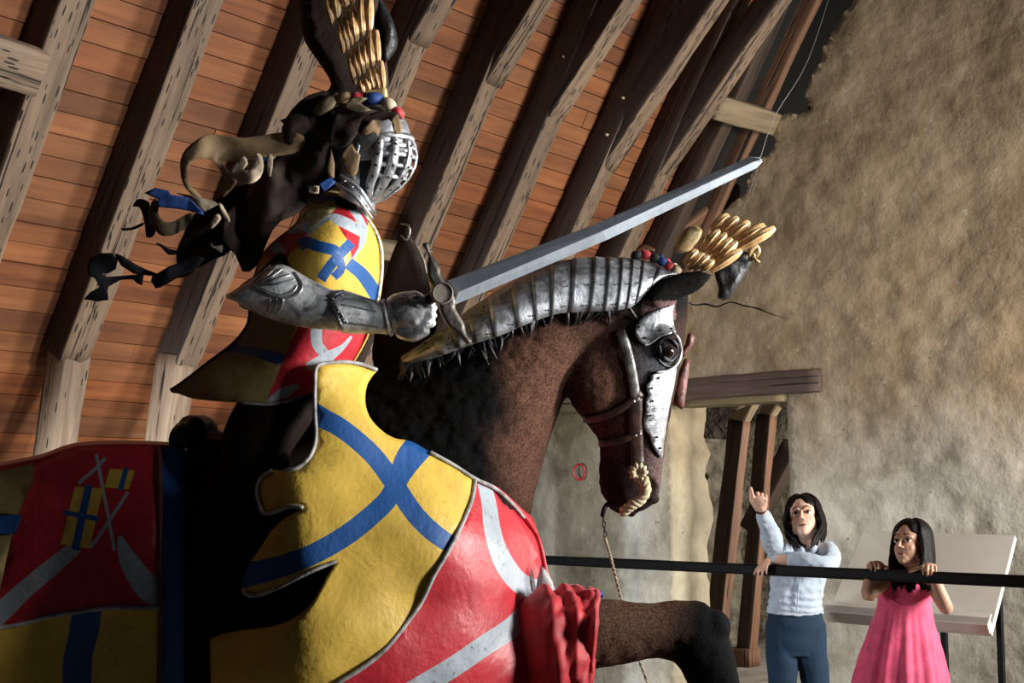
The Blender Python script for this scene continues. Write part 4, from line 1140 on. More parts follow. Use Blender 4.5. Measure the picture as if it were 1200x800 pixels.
mb = MB(); mb.tube([P(470, 262, HD), P(478, 264, HD-.01), P(480, 272, HD-.01), P(476, 281, HD-.01), P(470, 276, HD-.01)], .0035, 6); mb.tube([P(478, 279, HD), P(487, 286, HD), P(496, 303, HD), P(500, 320, HD)], .0022, 6)
mb.build('bow_edge', M['steel_dark'], sd)
mb = MB(); mb.plo([(262, 540, 250, 545, 3.40, .02), (330, 525, 235, 590, 3.37, .03), (335, 560, 225, 680, 3.35, .03), (290, 640, 235, 740, 3.34, .02)], n=20)
mb.build('flap', M['dark_leg'], sd)
# ================================================================== KNIGHT (statue in armour)
KD = 3.50
kn = empty('knight', P(330, 510, KD), 'armoured knight statue in yellow, red and blue tabard riding the horse', 'knight statue')
# body under the cloth: trunk, far arm, upper arm, legs -- one surface
kb = MB()
kb.plo([(300, 470, 400, 480, KD, .13), (296, 420, 410, 430, KD, .15), (305, 370, 425, 380, KD, .13), (315, 320, 435, 335, KD, .13), (335, 275, 438, 290, KD, .14), (372, 245, 428, 258, KD, .09), (398, 225, 430, 238, KD, .055)], n=24)
kb.tube([P(380, 275, 3.46), P(350, 305, 3.42), P(318, 335, 3.34), P(290, 348, 3.26)], [.05, .05, .046, .034], 14)
kb.tube([P(400, 268, 3.66), P(430, 330, 3.72), P(470, 385, 3.72), P(500, 380, 3.66)], [.055, .05, .042, .035], 14)
for s, d in ((-1, 3.40), (1, 3.84)):
    kb.tube([P(330, 470, KD+s*.08), P(300, 520, d), P(285, 590, d), P(272, 640, d), P(282, 720, d), P(290, 800, d)], [.09, .085, .062, .06, .05, .04], 16)
    kb.tube([P(288, 800, d), P(330, 812, d-.01), P(380, 818, d-.02), P(412, 820, d-.02)], [.045, .042, .032, .012], 12)
body = fuse(kb, .009, 'body', M['dark_leg'], kn, smooth_it=4)

# ---- tabard
tb = lambda *a: [(280+x/6.667, 200+y/6.667) for x, y in a]
front = [(366, 229), (385, 225), (405, 230), (416, 240), (430, 256), (440, 272), (446, 290), (447, 312), (445, 335), (441, 356), (437, 375), (428, 396), (416, 420), (405, 436), (392, 444), (372, 456), (352, 466), (330, 470), (312, 473),
         (285, 471), (255, 469), (225, 466), (207, 460), (200, 458), (214, 449), (245, 425), (275, 402), (292, 378), (294, 350), (300, 322), (308, 300), (322, 284), (345, 266), (352, 254), (354, 240)]
out = sp2(front, 3)
yl = 0; bl = 1; rd_ = 2; sv = 3; oc = 4
regs = [
    (tb((480, 360), (560, 280), (700, 245), (800, 260), (700, 350), (560, 440), (520, 390), (430, 380)), oc),
    (tb((470, 210), (600, 165), (700, 160), (870, 210), (820, 245), (700, 240), (560, 275), (430, 340), (380, 330)), oc),
    (band(tb((520, 235), (600, 215), (700, 210), (830, 232)), 6.5, 4), bl),
    (tb((700, 350), (802, 258), (870, 300), (920, 405), (800, 360)), rd_),
    (tb((330, 490), (380, 400), (480, 370), (550, 480), (460, 600), (400, 640), (370, 700), (160, 680), (180, 620)), rd_),
    (tb((370, 470), (400, 430), (540, 393), (570, 440), (545, 482), (350, 492)), sv),
    (tb((232, 600), (300, 540), (375, 635), (290, 672)), sv),
    (band(tb((800, 225), (870, 275), (930, 350), (972, 440), (960, 560), (920, 640), (870, 705)), [6, 9, 10, 10, 8, 4, 2], 4), sv),
    (band(tb((850, 212), (920, 270), (970, 340), (1005, 425)), [4, 6, 5, 2], 4), rd_),
    (band(tb((520, 525), (600, 440), (700, 365), (760, 375), (850, 420), (950, 480)), [3, 4, 6, 12, 14, 14], 4), sv),
    (tb((775, 428), (945, 515), (935, 600), (880, 685), (868, 600), (850, 545)), rd_),
    (band(tb((470, 590), (530, 560), (620, 590), (740, 620), (770, 660)), 13, 4), bl),
    (band(tb((880, 560), (800, 640), (700, 760), (640, 850)), 12, 4), bl), (band(tb((700, 600), (760, 640), (800, 760), (740, 830)), 10, 4), bl),
    (band([(408, 308), (425, 322), (440, 344), (452, 366)], [14, 15, 16, 18], 4), bl),
    # skirt: ochre with a blue bar behind, red with silver cross in front
    ([(200, 470), (200, 440), (290, 360), (349, 376), (341, 400), (331, 425), (315, 462), (312, 480), (200, 480)], oc),
    ([(240, 404), (275, 402), (310, 408), (335, 416), (331, 425), (325, 427), (300, 418), (262, 411), (240, 412)], bl),
    ([(349, 370), (349, 384), (341, 400), (331, 425), (315, 462), (312, 476), (370, 470), (430, 420), (440, 370)], rd_),
    (band([(371, 370), (371, 400), (378, 412), (384, 422)], [14, 13, 12, 18], 4), sv), (band([(412, 394), (402, 406), (388, 416), (378, 422), (360, 430)], [3, 6, 12, 14, 10], 4), sv),
    (tb((0, 0), (1, 0), (1, 1)), 0)]
regs.append(([(315, 466), (328, 455), (345, 449), (352, 452), (340, 464), (312, 474)], sv))
td = tps([(385, 225, 3.46), (366, 229, 3.46), (430, 256, 3.46), (446, 300, 3.47), (441, 356, 3.46), (416, 420, 3.45), (405, 436, 3.44), (330, 470, 3.33), (207, 460, 3.42), (255, 469, 3.34), (292, 378, 3.45), (308, 300, 3.44), (354, 240, 3.46),
          (400, 270, 3.34), (420, 300, 3.36), (380, 300, 3.30), (345, 300, 3.33), (400, 340, 3.34), (350, 350, 3.34), (360, 420, 3.34), (310, 430, 3.34), (270, 440, 3.36), (390, 400, 3.37), (350, 270, 3.36)])
tabm = [M['yellow'], M['blue'], M['red'], M['silvercloth'], M['ochre']]
shell('tabard', out, td, tabm, kn, regs, sp=7, thick=.007, wr=.007, wrs=8)
shell('tabard_back', out, lambda x, y: 2*KD-td(x, y), [M['ochre'], M['red']], kn, [([(200, 480), (290, 350), (500, 350), (500, 480)], 1)], sp=14, thick=.007)
trim('tabard_edge', [(405, 230), (416, 240), (430, 256), (440, 272), (446, 290), (447, 312), (445, 335), (441, 356)], .0045, M['steel_bright'], kn, td, .002)
trim('tabard_edge', [(352, 464), (340, 469), (330, 471), (312, 474), (285, 472)], .003, M['greytrim'], kn, td, .002)
# side band between front and back
def rim(name, path, f1, f2, mat, par):
    V = []; cpth = cat([Vector(c) for c in path], 3)
    for p in cpth:
        for j in range(7): t = j/6; V.append(P(p.x, p.y, f1(p.x, p.y)*(1-t)+f2(p.x, p.y)*t))
    n_ = len(cpth); o = put(name, V, [(i*7+j, i*7+j+1, i*7+j+8, i*7+j+7) for i in range(n_-1) for j in range(6)], mat, par)
    s_ = o.modifiers.new('t', 'SOLIDIFY'); s_.thickness = .006; return o
rim('tabard_side', [(416, 240), (430, 256), (440, 272), (446, 290), (447, 312), (445, 335), (441, 356), (428, 396), (405, 436)], td, lambda x, y: 2*KD-td(x, y), M['yellow'], kn)
rim('tabard_side', [(200, 458), (214, 449), (245, 425), (275, 402), (292, 378), (294, 350), (300, 322)], td, lambda x, y: 2*KD-td(x, y), M['brown_cloth'], kn)

# ---- arm harness
ARD = 3.22
mb = MB()
mb.plo([(265, 345, 266, 350, ARD+.01, .008), (276, 339, 279, 355, ARD, .03), (292, 329, 292, 363, ARD, .044), (312, 315, 310, 371, ARD, .052), (332, 310, 332, 378, ARD, .056), (362, 326, 358, 384, ARD, .054),
        (385, 338, 380, 386, ARD, .050), (398, 341, 398, 388, ARD, .048)], n=28)
fm = mb.build('forearm_plate', M['arm_silver'], kn)
TA = BVHTree.FromPolygons([v.co for v in fm.data.vertices], [tuple(p.vertices) for p in fm.data.polygons])
za = lambda x, y: (250+x/4.286, 280+y/4.286)
def line3(mb, pts, r, tree, off=.001, miss=ARD):
    mb.tube([P(*p, hit(p[0], p[1], off, tree, miss)) for p in pts], r, 6, smooth=3)
mb = MB()
for p in (((200, 215), (250, 165), (285, 135)), ((222, 218), (275, 180), (320, 135)), ((228, 222), (290, 190), (345, 150)), ((230, 225), (310, 205), (385, 180)), ((235, 232), (320, 225), (410, 205))):
    line3(mb, [za(*q) for q in p], [.0022, .0038, .003], TA)
line3(mb, [za(*q) for q in ((195, 232), (250, 262), (310, 285), (370, 295), (425, 275), (445, 240), (430, 205), (405, 170))], .0042, TA)
line3(mb, [za(*q) for q in ((230, 240), (290, 268), (350, 280), (400, 262), (420, 235))], .0022, TA)
for k in range(3): line3(mb, [za(285+k*32, 305-k*2), za(262+k*30+18, 345), za(248+k*30, 378)], [.0045, .0022, .0015], TA)
mb.build_each('elbow_ridge', M['steel_bright'], fm)
mb = MB()
mb.plo([(386, 341, 401, 391, ARD-.002, .012), (389, 340, 403, 390, ARD-.004, .054), (404, 340, 410, 391, ARD-.004, .055), (420, 345, 424, 391, ARD-.002, .050), (438, 351, 444, 391, ARD, .043), (447, 353, 455, 392, ARD, .040)], n=28)
cf = mb.build('vambrace', M['arm_silver'], kn)
TC = BVHTree.FromPolygons([v.co for v in cf.data.vertices], [tuple(p.vertices) for p in cf.data.polygons])
mb = MB()
line3(mb, [za(*q) for q in ((650, 262), (600, 285), (555, 312), (590, 350), (620, 385), (650, 450))], .0045, TC)
line3(mb, [za(*q) for q in ((665, 270), (625, 292), (595, 314), (625, 350), (650, 385), (672, 420))], .0030, TC)
for p in (((660, 300), (720, 305), (800, 325)), ((650, 330), (730, 345), (820, 365)), ((665, 280), (740, 290), (820, 318)), ((690, 420), (760, 430), (840, 440))): line3(mb, [za(*q) for q in p], .0022, TC)
for q in ((600, 300), (640, 285), (590, 318), (625, 365), (655, 408), (648, 395)): mb.ell(P(*za(*q), hit(*za(*q), .003, TC)), .0032, 8)
mb.build_each('vambrace_ridge', M['steel'], cf)
mb = MB()
for x0, r_ in ((446, .041), (451, .044)):
    mb.loft([(P(x0+i*1.6, 371+i*.4, ARD), UP*(r_-.003*abs(i-2))-RT*.008, FW*(r_-.003*abs(i-2))) for i in range(5)], n=24, sub=2)
mb.build_each('wrist_cuff', M['arm_silver'], kn)
mb = MB()
mb.plo([(453, 350, 455, 386, ARD, .036), (462, 344, 462, 389, ARD, .046), (476, 341, 476, 393, ARD-.005, .052), (489, 341, 488, 393, ARD-.01, .050), (498, 347, 497, 385, ARD-.015, .044), (507, 355, 505, 378, ARD-.02, .028), (510, 362, 509, 371, ARD-.02, .01)], n=28)
for k in range(4):       # finger plates curling round the grip
    y = 350+k*9
    for j, (dx, dd, r_) in enumerate(((489, -.050, .016), (500, -.040, .0155), (507, -.012, .014), (506, .022, .012))):
        mb.ell(P(dx-abs(k-1.4)*1.2, y+j*.8, ARD-.005+dd*.8), (r_*.9, r_*.95, .0098), 12)
mb.tube([P(470, 388, ARD-.02), P(484, 392, ARD-.035), (P(499, 387, ARD-.045))], [.018, .017, .013], 10)      # thumb plate
gt = fuse(mb, .0028, 'gauntlet', M['arm_silver'], kn, smooth_it=3)

# ---- sword, held in the gauntlet
sw = empty('sword', P(500, 352, ARD), 'long grey-blue sword pointing up to the right over the horse neck', 'sword')
mb = MB()
st = [(523, 329, 532, 357.5, 537, 342, 3.17), (700, 261, 712, 281, 706, 270.5, 3.12), (862, 190.5, 870, 205, 867, 197, 3.08), (878, 183.5, 886, 197.5, 884, 189, 3.075), (890, 184, 893.5, 190, 892, 186.5, 3.07)]
V = []
for tx, ty, bx, by, rx_, ry, d in st:
    V += [P(tx, ty, d+.004), P(rx_, ry, d-.012), P(bx, by, d+.004), P(rx_, ry, d+.022)]
Fc = [(0, 1, 2, 3), (19, 18, 17, 16)]
for i in range(4):
    for j in range(4): Fc.append((i*4+j, (i+1)*4+j, (i+1)*4+(j+1) % 4, i*4+(j+1) % 4))
blade = put('blade', V, Fc, M['blade'], sw, smooth=False)
bm = bmesh.new(); bm.from_mesh(blade.data); bmesh.ops.recalc_face_normals(bm, faces=bm.faces); bm.to_mesh(blade.data); bm.free()
bv = blade.modifiers.new('b', 'BEVEL'); bv.width = .0012; bv.segments = 2; bv.limit_method = 'ANGLE'
g = [(430+x/4.444, 250+y/4.444) for x, y in ((288, 168), (300, 152), (322, 152), (330, 195), (350, 235), (378, 275), (385, 310), (405, 345), (440, 400), (462, 450), (460, 490), (480, 530), (505, 570), (520, 630), (547, 665),
     (530, 682), (512, 675), (480, 640), (420, 590), (385, 530), (372, 480), (350, 430), (335, 370), (318, 340), (310, 270), (318, 215))]
inflate('crossguard', sp2(g, 3), 3.165, .008, 2.5, M['guard'], sw, sp=3, flatness=.4)
mb = MB(); pc = P(517.3, 343.5, 3.15); rr = 13.3/F*3.15
nn = (FW*-1+RT*.25).normalized(); ax = nn.orthogonal().normalized(); ay = nn.cross(ax)
for h0, h1, r0, r1 in ((0, .012, 1, 1), (.012, .016, 1, .86), (.016, .012, .86, .80)):
    n_ = 28; V = [pc+nn*h0+ax*cos(2*pi*i/n_)*rr*r0+ay*sin(2*pi*i/n_)*rr*r0 for i in range(n_)]+[pc+nn*h1+ax*cos(2*pi*i/n_)*rr*r1+ay*sin(2*pi*i/n_)*rr*r1 for i in range(n_)]
    mb.add(V, [(i, (i+1) % n_, n_+(i+1) % n_, n_+i) for i in range(n_)])
V = [pc+nn*.012+ax*cos(2*pi*i/28)*rr*.8+ay*sin(2*pi*i/28)*rr*.8 for i in range(28)]; mb.add(V, [tuple(range(28))])
V = [pc-nn*.01+ax*cos(2*pi*i/28)*rr+ay*sin(2*pi*i/28)*rr for i in range(28)]; mb.add(V, [tuple(range(27, -1, -1))])
mb.build('guard_disc', M['guard'], sw, smooth=False)
mb = MB(); mb.tube([P(519, 342, 3.17), P(490, 357, 3.19), P(470, 366, 3.205)], [.013, .014, .014], 12); mb.build('grip', M['leather'], sw)

# ---- helmet: barred visor on a vertical axis leaning a little
HC = 3.44
axB, axT = P(438, 241, HC-.0), P(445, 163, HC)
prof = [(0, .010), (.06, .022), (.15, .048), (.30, .069), (.45, .081), (.6, .087), (.75, .088), (.9, .083), (1, .076)]
def hr(t):
    for (a, x), (b, y) in zip(prof, prof[1:]):
        if t <= b: k = (t-a)/(b-a); k = k*k*(3-2*k)*.3+k*.7; return x+(y-x)*k
    return prof[-1][1]
HX = (RT*.98-FW*.20).normalized(); HZ = (axT-axB).normalized(); HY = HZ.cross(HX)     # HX: where the visor looks
def hp(t, a, k=1.0, off=0):
    c = axB.lerp(axT, t); r = hr(min(1, max(0, t)))*k+off
    fw_ = (.18 if True else 0)*max(0, cos(a))*r*(1 if t < .97 else .7)
    shift = HX*(.006*sin(pi*min(1, t))-.030*(1-t)**2)
    return c+shift+HX*(cos(a)*r+fw_*.25)+HY*(sin(a)*r*.92)
def strip(mb, line, w, k=1.0, th=.004, per=14):
    """a curved flat bar following the helmet surface; line: (t, angle) points"""
    L = cat([Vector((*p, 0)) for p in line], per)
    V = []
    for i, p in enumerate(L):
        q0 = hp(L[max(0, i-1)].x, L[max(0, i-1)].y, k); q1 = hp(L[min(len(L)-1, i+1)].x, L[min(len(L)-1, i+1)].y, k)
        t_ = (q1-q0).normalized(); c = hp(p.x, p.y, k); n_ = (c-axB.lerp(axT, p.x)).normalized(); n_ = (n_-t_*n_.dot(t_)).normalized(); s_ = t_.cross(n_)
        ww = w(i/(len(L)-1)) if callable(w) else w
        for u, v_ in ((-1, 0), (-.6, .6), (0, 1), (.6, .6), (1, 0), (.6, -.5), (-.6, -.5)): V.append(c+s_*(u*ww/2)+n_*(v_*th))
    m_ = 7; Fc = [(i*m_+j, i*m_+(j+1) % m_, (i+1)*m_+(j+1) % m_, (i+1)*m_+j) for i in range(len(L)-1) for j in range(m_)]
    Fc += [tuple(range(m_-1, -1, -1)), tuple(range((len(L)-1)*m_, len(L)*m_))]
    mb.add(V, Fc)
he = empty('helmet_group', (0, 0, 0)); bpy.data.objects.remove(he)
vis = MB()
angs = [-115, -76, -50, -20, 20, 50, 76, 115]                      # HY points away from the camera, so the near side is negative
bars = []
for a in angs:
    a_ = radians(a); strip(vis, [(.01, a_*.75), (.25, a_), (.5, a_), (.75, a_), (1.0, a_*.97)], lambda t: .008+.017*sin(pi*min(1, t*.75+.12)), 1.0, .005)
vis_o = vis.build_each('visor_bar', M['steel_bright'], kn)
bars2 = MB()
for t in (.42, .58, .74, .88):
    strip(bars2, [(t-.02, radians(a)) for a in range(-74, 75, 12)], .013, .965, .003, 3)
strip(bars2, [(.30, radians(a)) for a in range(-30, 31, 12)], .009, .965, .003, 3)
bars2.build_each('visor_crossbar', M['steel'], kn)
rv = MB()
for a in angs:
    for t in (.22, .38, .54, .70, .86): q = hp(t, radians(a)); rv.ell(q+(q-axB.lerp(axT, t)).normalized()*.005, .0032, 8)
rv.build_each('rivet', M['iron'], kn)
mb = MB(); strip(mb, [(1.0, radians(a)) for a in range(-130, 131, 13)], .017, 1.03, .006, 3)
strip(mb, [(t, radians(-122)) for t in (.0, .2, .4, .6, .8, 1.0)], .018, 1.02, .006, 5); mb.build_each('visor_rim', M['steel_bright'], kn)
# skull and nape
mb = MB()
mb.ell(axT+HX*-.006+HZ*-.002, (.082, .080, .095), 28); mb.ell(P(418, 195, HC+.01), (.055, .062, .085), 24)
mb.build('skull', M['steel'], kn)
# dark inside of the helmet
mb = MB(); mb.loft([(hp(t, pi)*.5+hp(t, 0)*.5, HX*(hr(t)*.80), HY*(hr(t)*.74)) for t in (.02, .2, .4, .6, .8, 1.0)], n=24, sub=3); mb.build('lining', M['black_cloth'], kn)
# gorget / bevor plates running into the shoulder
mb = MB()
mb.plo([(404, 205, 436, 232, HC+.01, .055), (400, 222, 440, 243, HC+.015, .072), (396, 230, 441, 252, HC+.02, .080)], n=28, cap=True)
mb.build('gorget', M['steel_bright'], kn)
mb = MB()
for k, (a0, b0) in enumerate((((399, 205), (437, 246)), ((392, 214), (436, 256)))):
    mid = ((a0[0]+b0[0])/2+4, (a0[1]+b0[1])/2-3)
    mb.tube([P(*a0, HC-.055), P(*mid, HC-.075-.006*k), P(*b0, HC-.04)], [.004, .0055, .004], 8)
for q in ((404, 212), (413, 219), (422, 230), (430, 241)): mb.ell(P(*q, HC-.077), .003, 8)
mb.build_each('gorget_rim', M['steel_bright'], kn)
# torse: twisted cloth roll round the brow
tw = [((372, 131), (384, 122), (396, 117), .017, 'olive_cloth'), ((394, 119), (404, 115), (414, 115), .016, 'tan_cloth'), ((412, 116), (418, 115), (427, 117), .015, 'red_cloth'), ((424, 119), (437, 115), (449, 118), .016, 'blue_cloth'),
      ((447, 118), (456, 122), (461, 127), .015, 'cream_cloth'), ((460, 127), (466, 131), (470, 137), .012, 'red_cloth')]
for a_, m_, b_, r_, mt in tw:
    mb = MB(); mb.tube([P(*a_, HC-.055), P(*m_, HC-.07), P(*b_, HC-.055)], [r_*.7, r_, r_*.7], 12); mb.build('torse_roll', M[mt], kn)
mb = MB(); mb.tube([P(378, 134, HC-.03), P(384, 128, HC+.06), P(420, 118, HC+.09), P(455, 124, HC+.06), P(468, 134, HC-.03)], [.014]*5, 10); mb.build('torse_roll', M['olive_cloth'], kn)

# ---- crest of gilded feathers
Z1 = lambda x, y: (350+x/6.157, y/6.157)
wing = [(357, 48), (352, 20), (348, -20), (352, -60), (446, -60), (446, 20), (452, 60), (455, 110), (440, 118), (400, 118), (380, 112), (388, 98), (374, 74)]
inflate('crest_board', sp2(wing, 3), HC+.03, .022, 10, M['brown_cloth'], kn, sp=9)['label'] = 'dark brown back of the crest'
fr = [((195, -60), (245, 185), 20), ((265, -70), (282, 150), 26), ((335, -60), (347, 70), 22), ((385, -60), (387, 32), 18),
      ((290, 150), (325, 385), 18), ((318, 125), (357, 360), 18), ((345, 85), (385, 325), 20), ((388, 45), (415, 305), 26), ((450, -50), (462, 262), 26), ((517, -50), (512, 232), 24),
      ((362, 375), (405, 608), 19), ((396, 340), (436, 552), 18), ((432, 305), (467, 525), 21), ((477, 275), (492, 492), 20), ((518, 230), (532, 476), 24), ((562, 218), (575, 457), 20),
      ((440, 565), (468, 672), 18), ((480, 545), (512, 645), 19), ((512, 495), (542, 632), 21), ((548, 480), (582, 634), 19), ((596, 438), (614, 634), 18)]
for i, (a, b, r) in enumerate(fr):
    row = 0 if i < 4 else 1 if i < 10 else 2 if i < 16 else 3
    feather('gilded_feather', Z1(*a), Z1(*b), 1.75*r/6.157/F*HC, HC-.02-.012*row, M['gold'], kn, .01, .7)
inflate('crest_foot', sp2([Z1(*p) for p in ((430, 690), (445, 655), (480, 640), (560, 630), (620, 625), (640, 660), (635, 720), (560, 735), (450, 730))], 2), HC-.05, .014, 4, M['gold_pale'], kn, sp=3)
inflate('black_plume', sp2([(437, -20), (447, -2), (455, 12), (463, 32), (466, 52), (459, 66), (450, 74), (446, 60), (448, 40), (442, 20)], 3), HC+.02, .02, 6, M['black_feather'], kn, sp=4, wob=.02)

# ---- mantling: curling strips of cut cloth
mt_ = empty('mantling', P(330, 200, 3.5), 'ragged brown, tan and blue cloth streamers flying back from the helmet', 'cloth streamers')
MZ = lambda *a: [(90+x/3.75, 150+y/3.75) for x, y in a]
HZm = lambda *a: [(340+x/4.444, 80+y/4.444) for x, y in a]
def rag(name, poly, d, mat, amp=.05, th=.004, sp=5, k=2, fr_=.03, slope=(0, 0)):
    poly = sp2(poly, k); cx = sum(p[0] for p in poly)/len(poly); cy = sum(p[1] for p in poly)/len(poly); sd_ = len(mt_.children)*3.1
    f = lambda x, y: d+amp*noise.noise(Vector((x*fr_, y*fr_, sd_)))+slope[0]*(x-cx)/100+slope[1]*(y-cy)/100
    return shell(name, poly, f, M[mat], mt_, [], sp=sp, thick=th)
rag('cloth', [(330, 150), (342, 128), (362, 112), (392, 108), (412, 118), (425, 135), (418, 165), (414, 195), (402, 212), (386, 222), (368, 230), (352, 246), (328, 260), (312, 282), (298, 312), (284, 318), (276, 296), (262, 280), (268, 250), (290, 225), (300, 200), (318, 190), (330, 172)], 3.41, 'brown_cloth', .07, .006, 8)
rag('cloth', MZ((500, 390), (600, 330), (700, 260), (800, 240), (860, 260), (830, 360), (740, 450), (690, 520), (650, 560), (600, 570), (560, 590), (520, 610), (480, 650), (430, 660), (400, 640), (440, 600), (440, 540), (470, 470)), 3.52, 'brown_cloth', .08, .006, 8)
rag('streamer', MZ((455, 140), (480, 90), (530, 50), (580, 25), (650, 35), (740, 45), (860, 28), (960, 20), (1010, 60), (960, 110), (860, 120), (760, 135), (670, 145), (640, 150), (665, 190), (700, 235), (650, 298), (642, 295), (655, 240), (620, 170), (590, 140), (540, 135), (500, 152), (484, 200), (492, 240), (530, 285), (552, 305), (500, 290), (465, 240), (456, 200)), 3.40, 'tan_cloth', .05, .004, 4, 2, .025)
rag('ring_cloth', MZ((340, 310), (360, 330), (352, 370), (380, 410), (430, 410), (480, 380), (510, 378), (490, 430), (440, 465), (380, 475), (345, 450), (320, 400), (318, 350)), 3.44, 'olive_cloth', .03, .004, 4)
rag('streamer', MZ((245, 345), (262, 315), (290, 312), (315, 330), (310, 370), (325, 410), (345, 455), (330, 480), (305, 478), (300, 440), (290, 385), (272, 345)), 3.46, 'brown_cloth', .05, .004, 4)
rag('streamer', MZ((295, 285), (345, 262), (402, 275), (412, 292), (490, 305), (550, 365), (555, 380), (500, 365), (440, 355), (385, 350), (345, 345), (360, 315)), 3.40, 'blue_cloth', .04, .004, 4, 1)
rag('streamer', MZ((440, 288), (520, 300), (600, 318), (622, 335), (560, 368), (500, 312)), 3.42, 'cream_cloth', .03, .004, 4, 1)
rag('leaf_streamer', MZ((45, 600), (60, 570), (100, 550), (150, 550), (180, 580), (172, 620), (140, 638), (112, 640), (130, 655), (240, 645), (292, 640), (284, 690), (262, 680), (244, 662), (190, 668), (140, 695), (135, 715), (140, 755), (90, 762), (30, 752), (60, 720), (100, 700), (82, 662), (50, 645)), 3.46, 'black_cloth', .04, .005, 4, 1)
rag('leaf_streamer', MZ((165, 555), (190, 560), (260, 600), (300, 620), (350, 640), (400, 610), (450, 590), (520, 560), (560, 570), (520, 620), (440, 660), (370, 700), (345, 704), (325, 670), (332, 650), (250, 640), (195, 605)), 3.45, 'black_cloth', .04, .005, 4, 1)
rag('tendril', MZ((345, 505), (375, 512), (400, 528), (450, 540), (440, 552), (400, 555), (375, 528)), 3.44, 'black_cloth', .02, .004, 3)
rag('tendril', MZ((195, 440), (240, 438), (290, 415), (292, 428), (245, 448), (205, 450)), 3.47, 'brown_cloth', .02, .004, 3)
mb = MB(); c0 = P(*MZ((672, 205))[0], 3.38)
rag('ring_cloth', MZ((672, 205), (690, 160), (735, 125), (750, 160), (730, 180), (760, 185), (800, 150), (790, 112), (812, 120), (822, 165), (808, 215), (770, 240), (725, 240), (695, 225)), 3.37, 'cream_cloth', .05, .004, 4)
rag('streamer', MZ((700, 150), (740, 120), (738, 150), (715, 170)), 3.43, 'blue_cloth', .02, .004, 3, 1)
rag('streamer', MZ((800, 120), (860, 110), (868, 170), (850, 215), (822, 240), (790, 220), (815, 180)), 3.42, 'blue_cloth', .03, .004, 3, 1)
rag('streamer', MZ((622, 333), (640, 338), (672, 400), (665, 412), (645, 390)), 3.39, 'cream_cloth', .02, .004, 3)
rag('streamer', MZ((585, 430), (600, 385), (622, 378), (632, 400), (605, 430), (590, 440)), 3.39, 'cream_cloth', .02, .004, 3)
rag('streamer', MZ((590, 500), (600, 520), (640, 515), (636, 548), (610, 530), (592, 520)), 3.39, 'cream_cloth', .02, .004, 3)
rag('streamer', MZ((838, 118), (862, 125), (850, 212), (838, 190)), 3.38, 'cream_cloth', .02, .004, 3)
# leaves hanging beside the visor
rag('leaf', HZm((370, 350), (378, 310), (430, 265), (468, 272), (474, 300), (460, 352), (440, 330), (400, 345)), 3.33, 'tan_cloth', .02, .004, 3, 1)
rag('leaf', HZm((530, 250), (562, 240), (582, 300), (576, 345), (545, 335), (530, 290)), 3.33, 'tan_cloth', .02, .004, 3, 1)
rag('leaf', HZm((263, 440), (322, 390), (340, 425), (366, 452), (350, 540), (322, 572), (290, 532), (275, 490)), 3.34, 'tan_cloth', .02, .004, 3, 1)
rag('leaf', HZm((190, 530), (215, 418), (232, 500), (230, 572), (200, 560)), 3.36, 'tan_cloth', .02, .004, 3, 1)
rag('leaf', HZm((140, 600), (212, 568), (236, 592), (180, 642)), 3.35, 'blue_cloth', .02, .004, 3, 1)
rag('leaf', HZm((85, 608), (150, 612), (148, 650), (100, 650)), 3.36, 'cream_cloth', .02, .004, 3, 1)
rag('cloth', HZm((250, 200), (330, 190), (430, 215), (520, 228), (530, 262), (460, 262), (400, 280), (350, 340), (300, 400), (240, 420), (200, 380)), 3.36, 'brown_cloth', .03, .005, 4)
rag('leaf', HZm((282, 200), (330, 150), (400, 155), (360, 180), (420, 215), (340, 225)), 3.345, 'olive_cloth', .02, .004, 3)
rag('cloth', [(328, 141), (340, 136), (350, 124), (362, 114), (384, 114), (390, 140), (372, 160), (348, 158), (338, 150)], 3.40, 'brown_cloth', .04, .005, 5, 1)
rag('cloth', HZm((355, 330), (372, 270), (420, 232), (500, 222), (560, 232), (584, 262), (560, 262), (540, 290), (512, 262), (480, 272), (452, 262), (420, 292), (392, 320), (372, 352)), 3.345, 'brown_cloth', .015, .004, 3, 1)
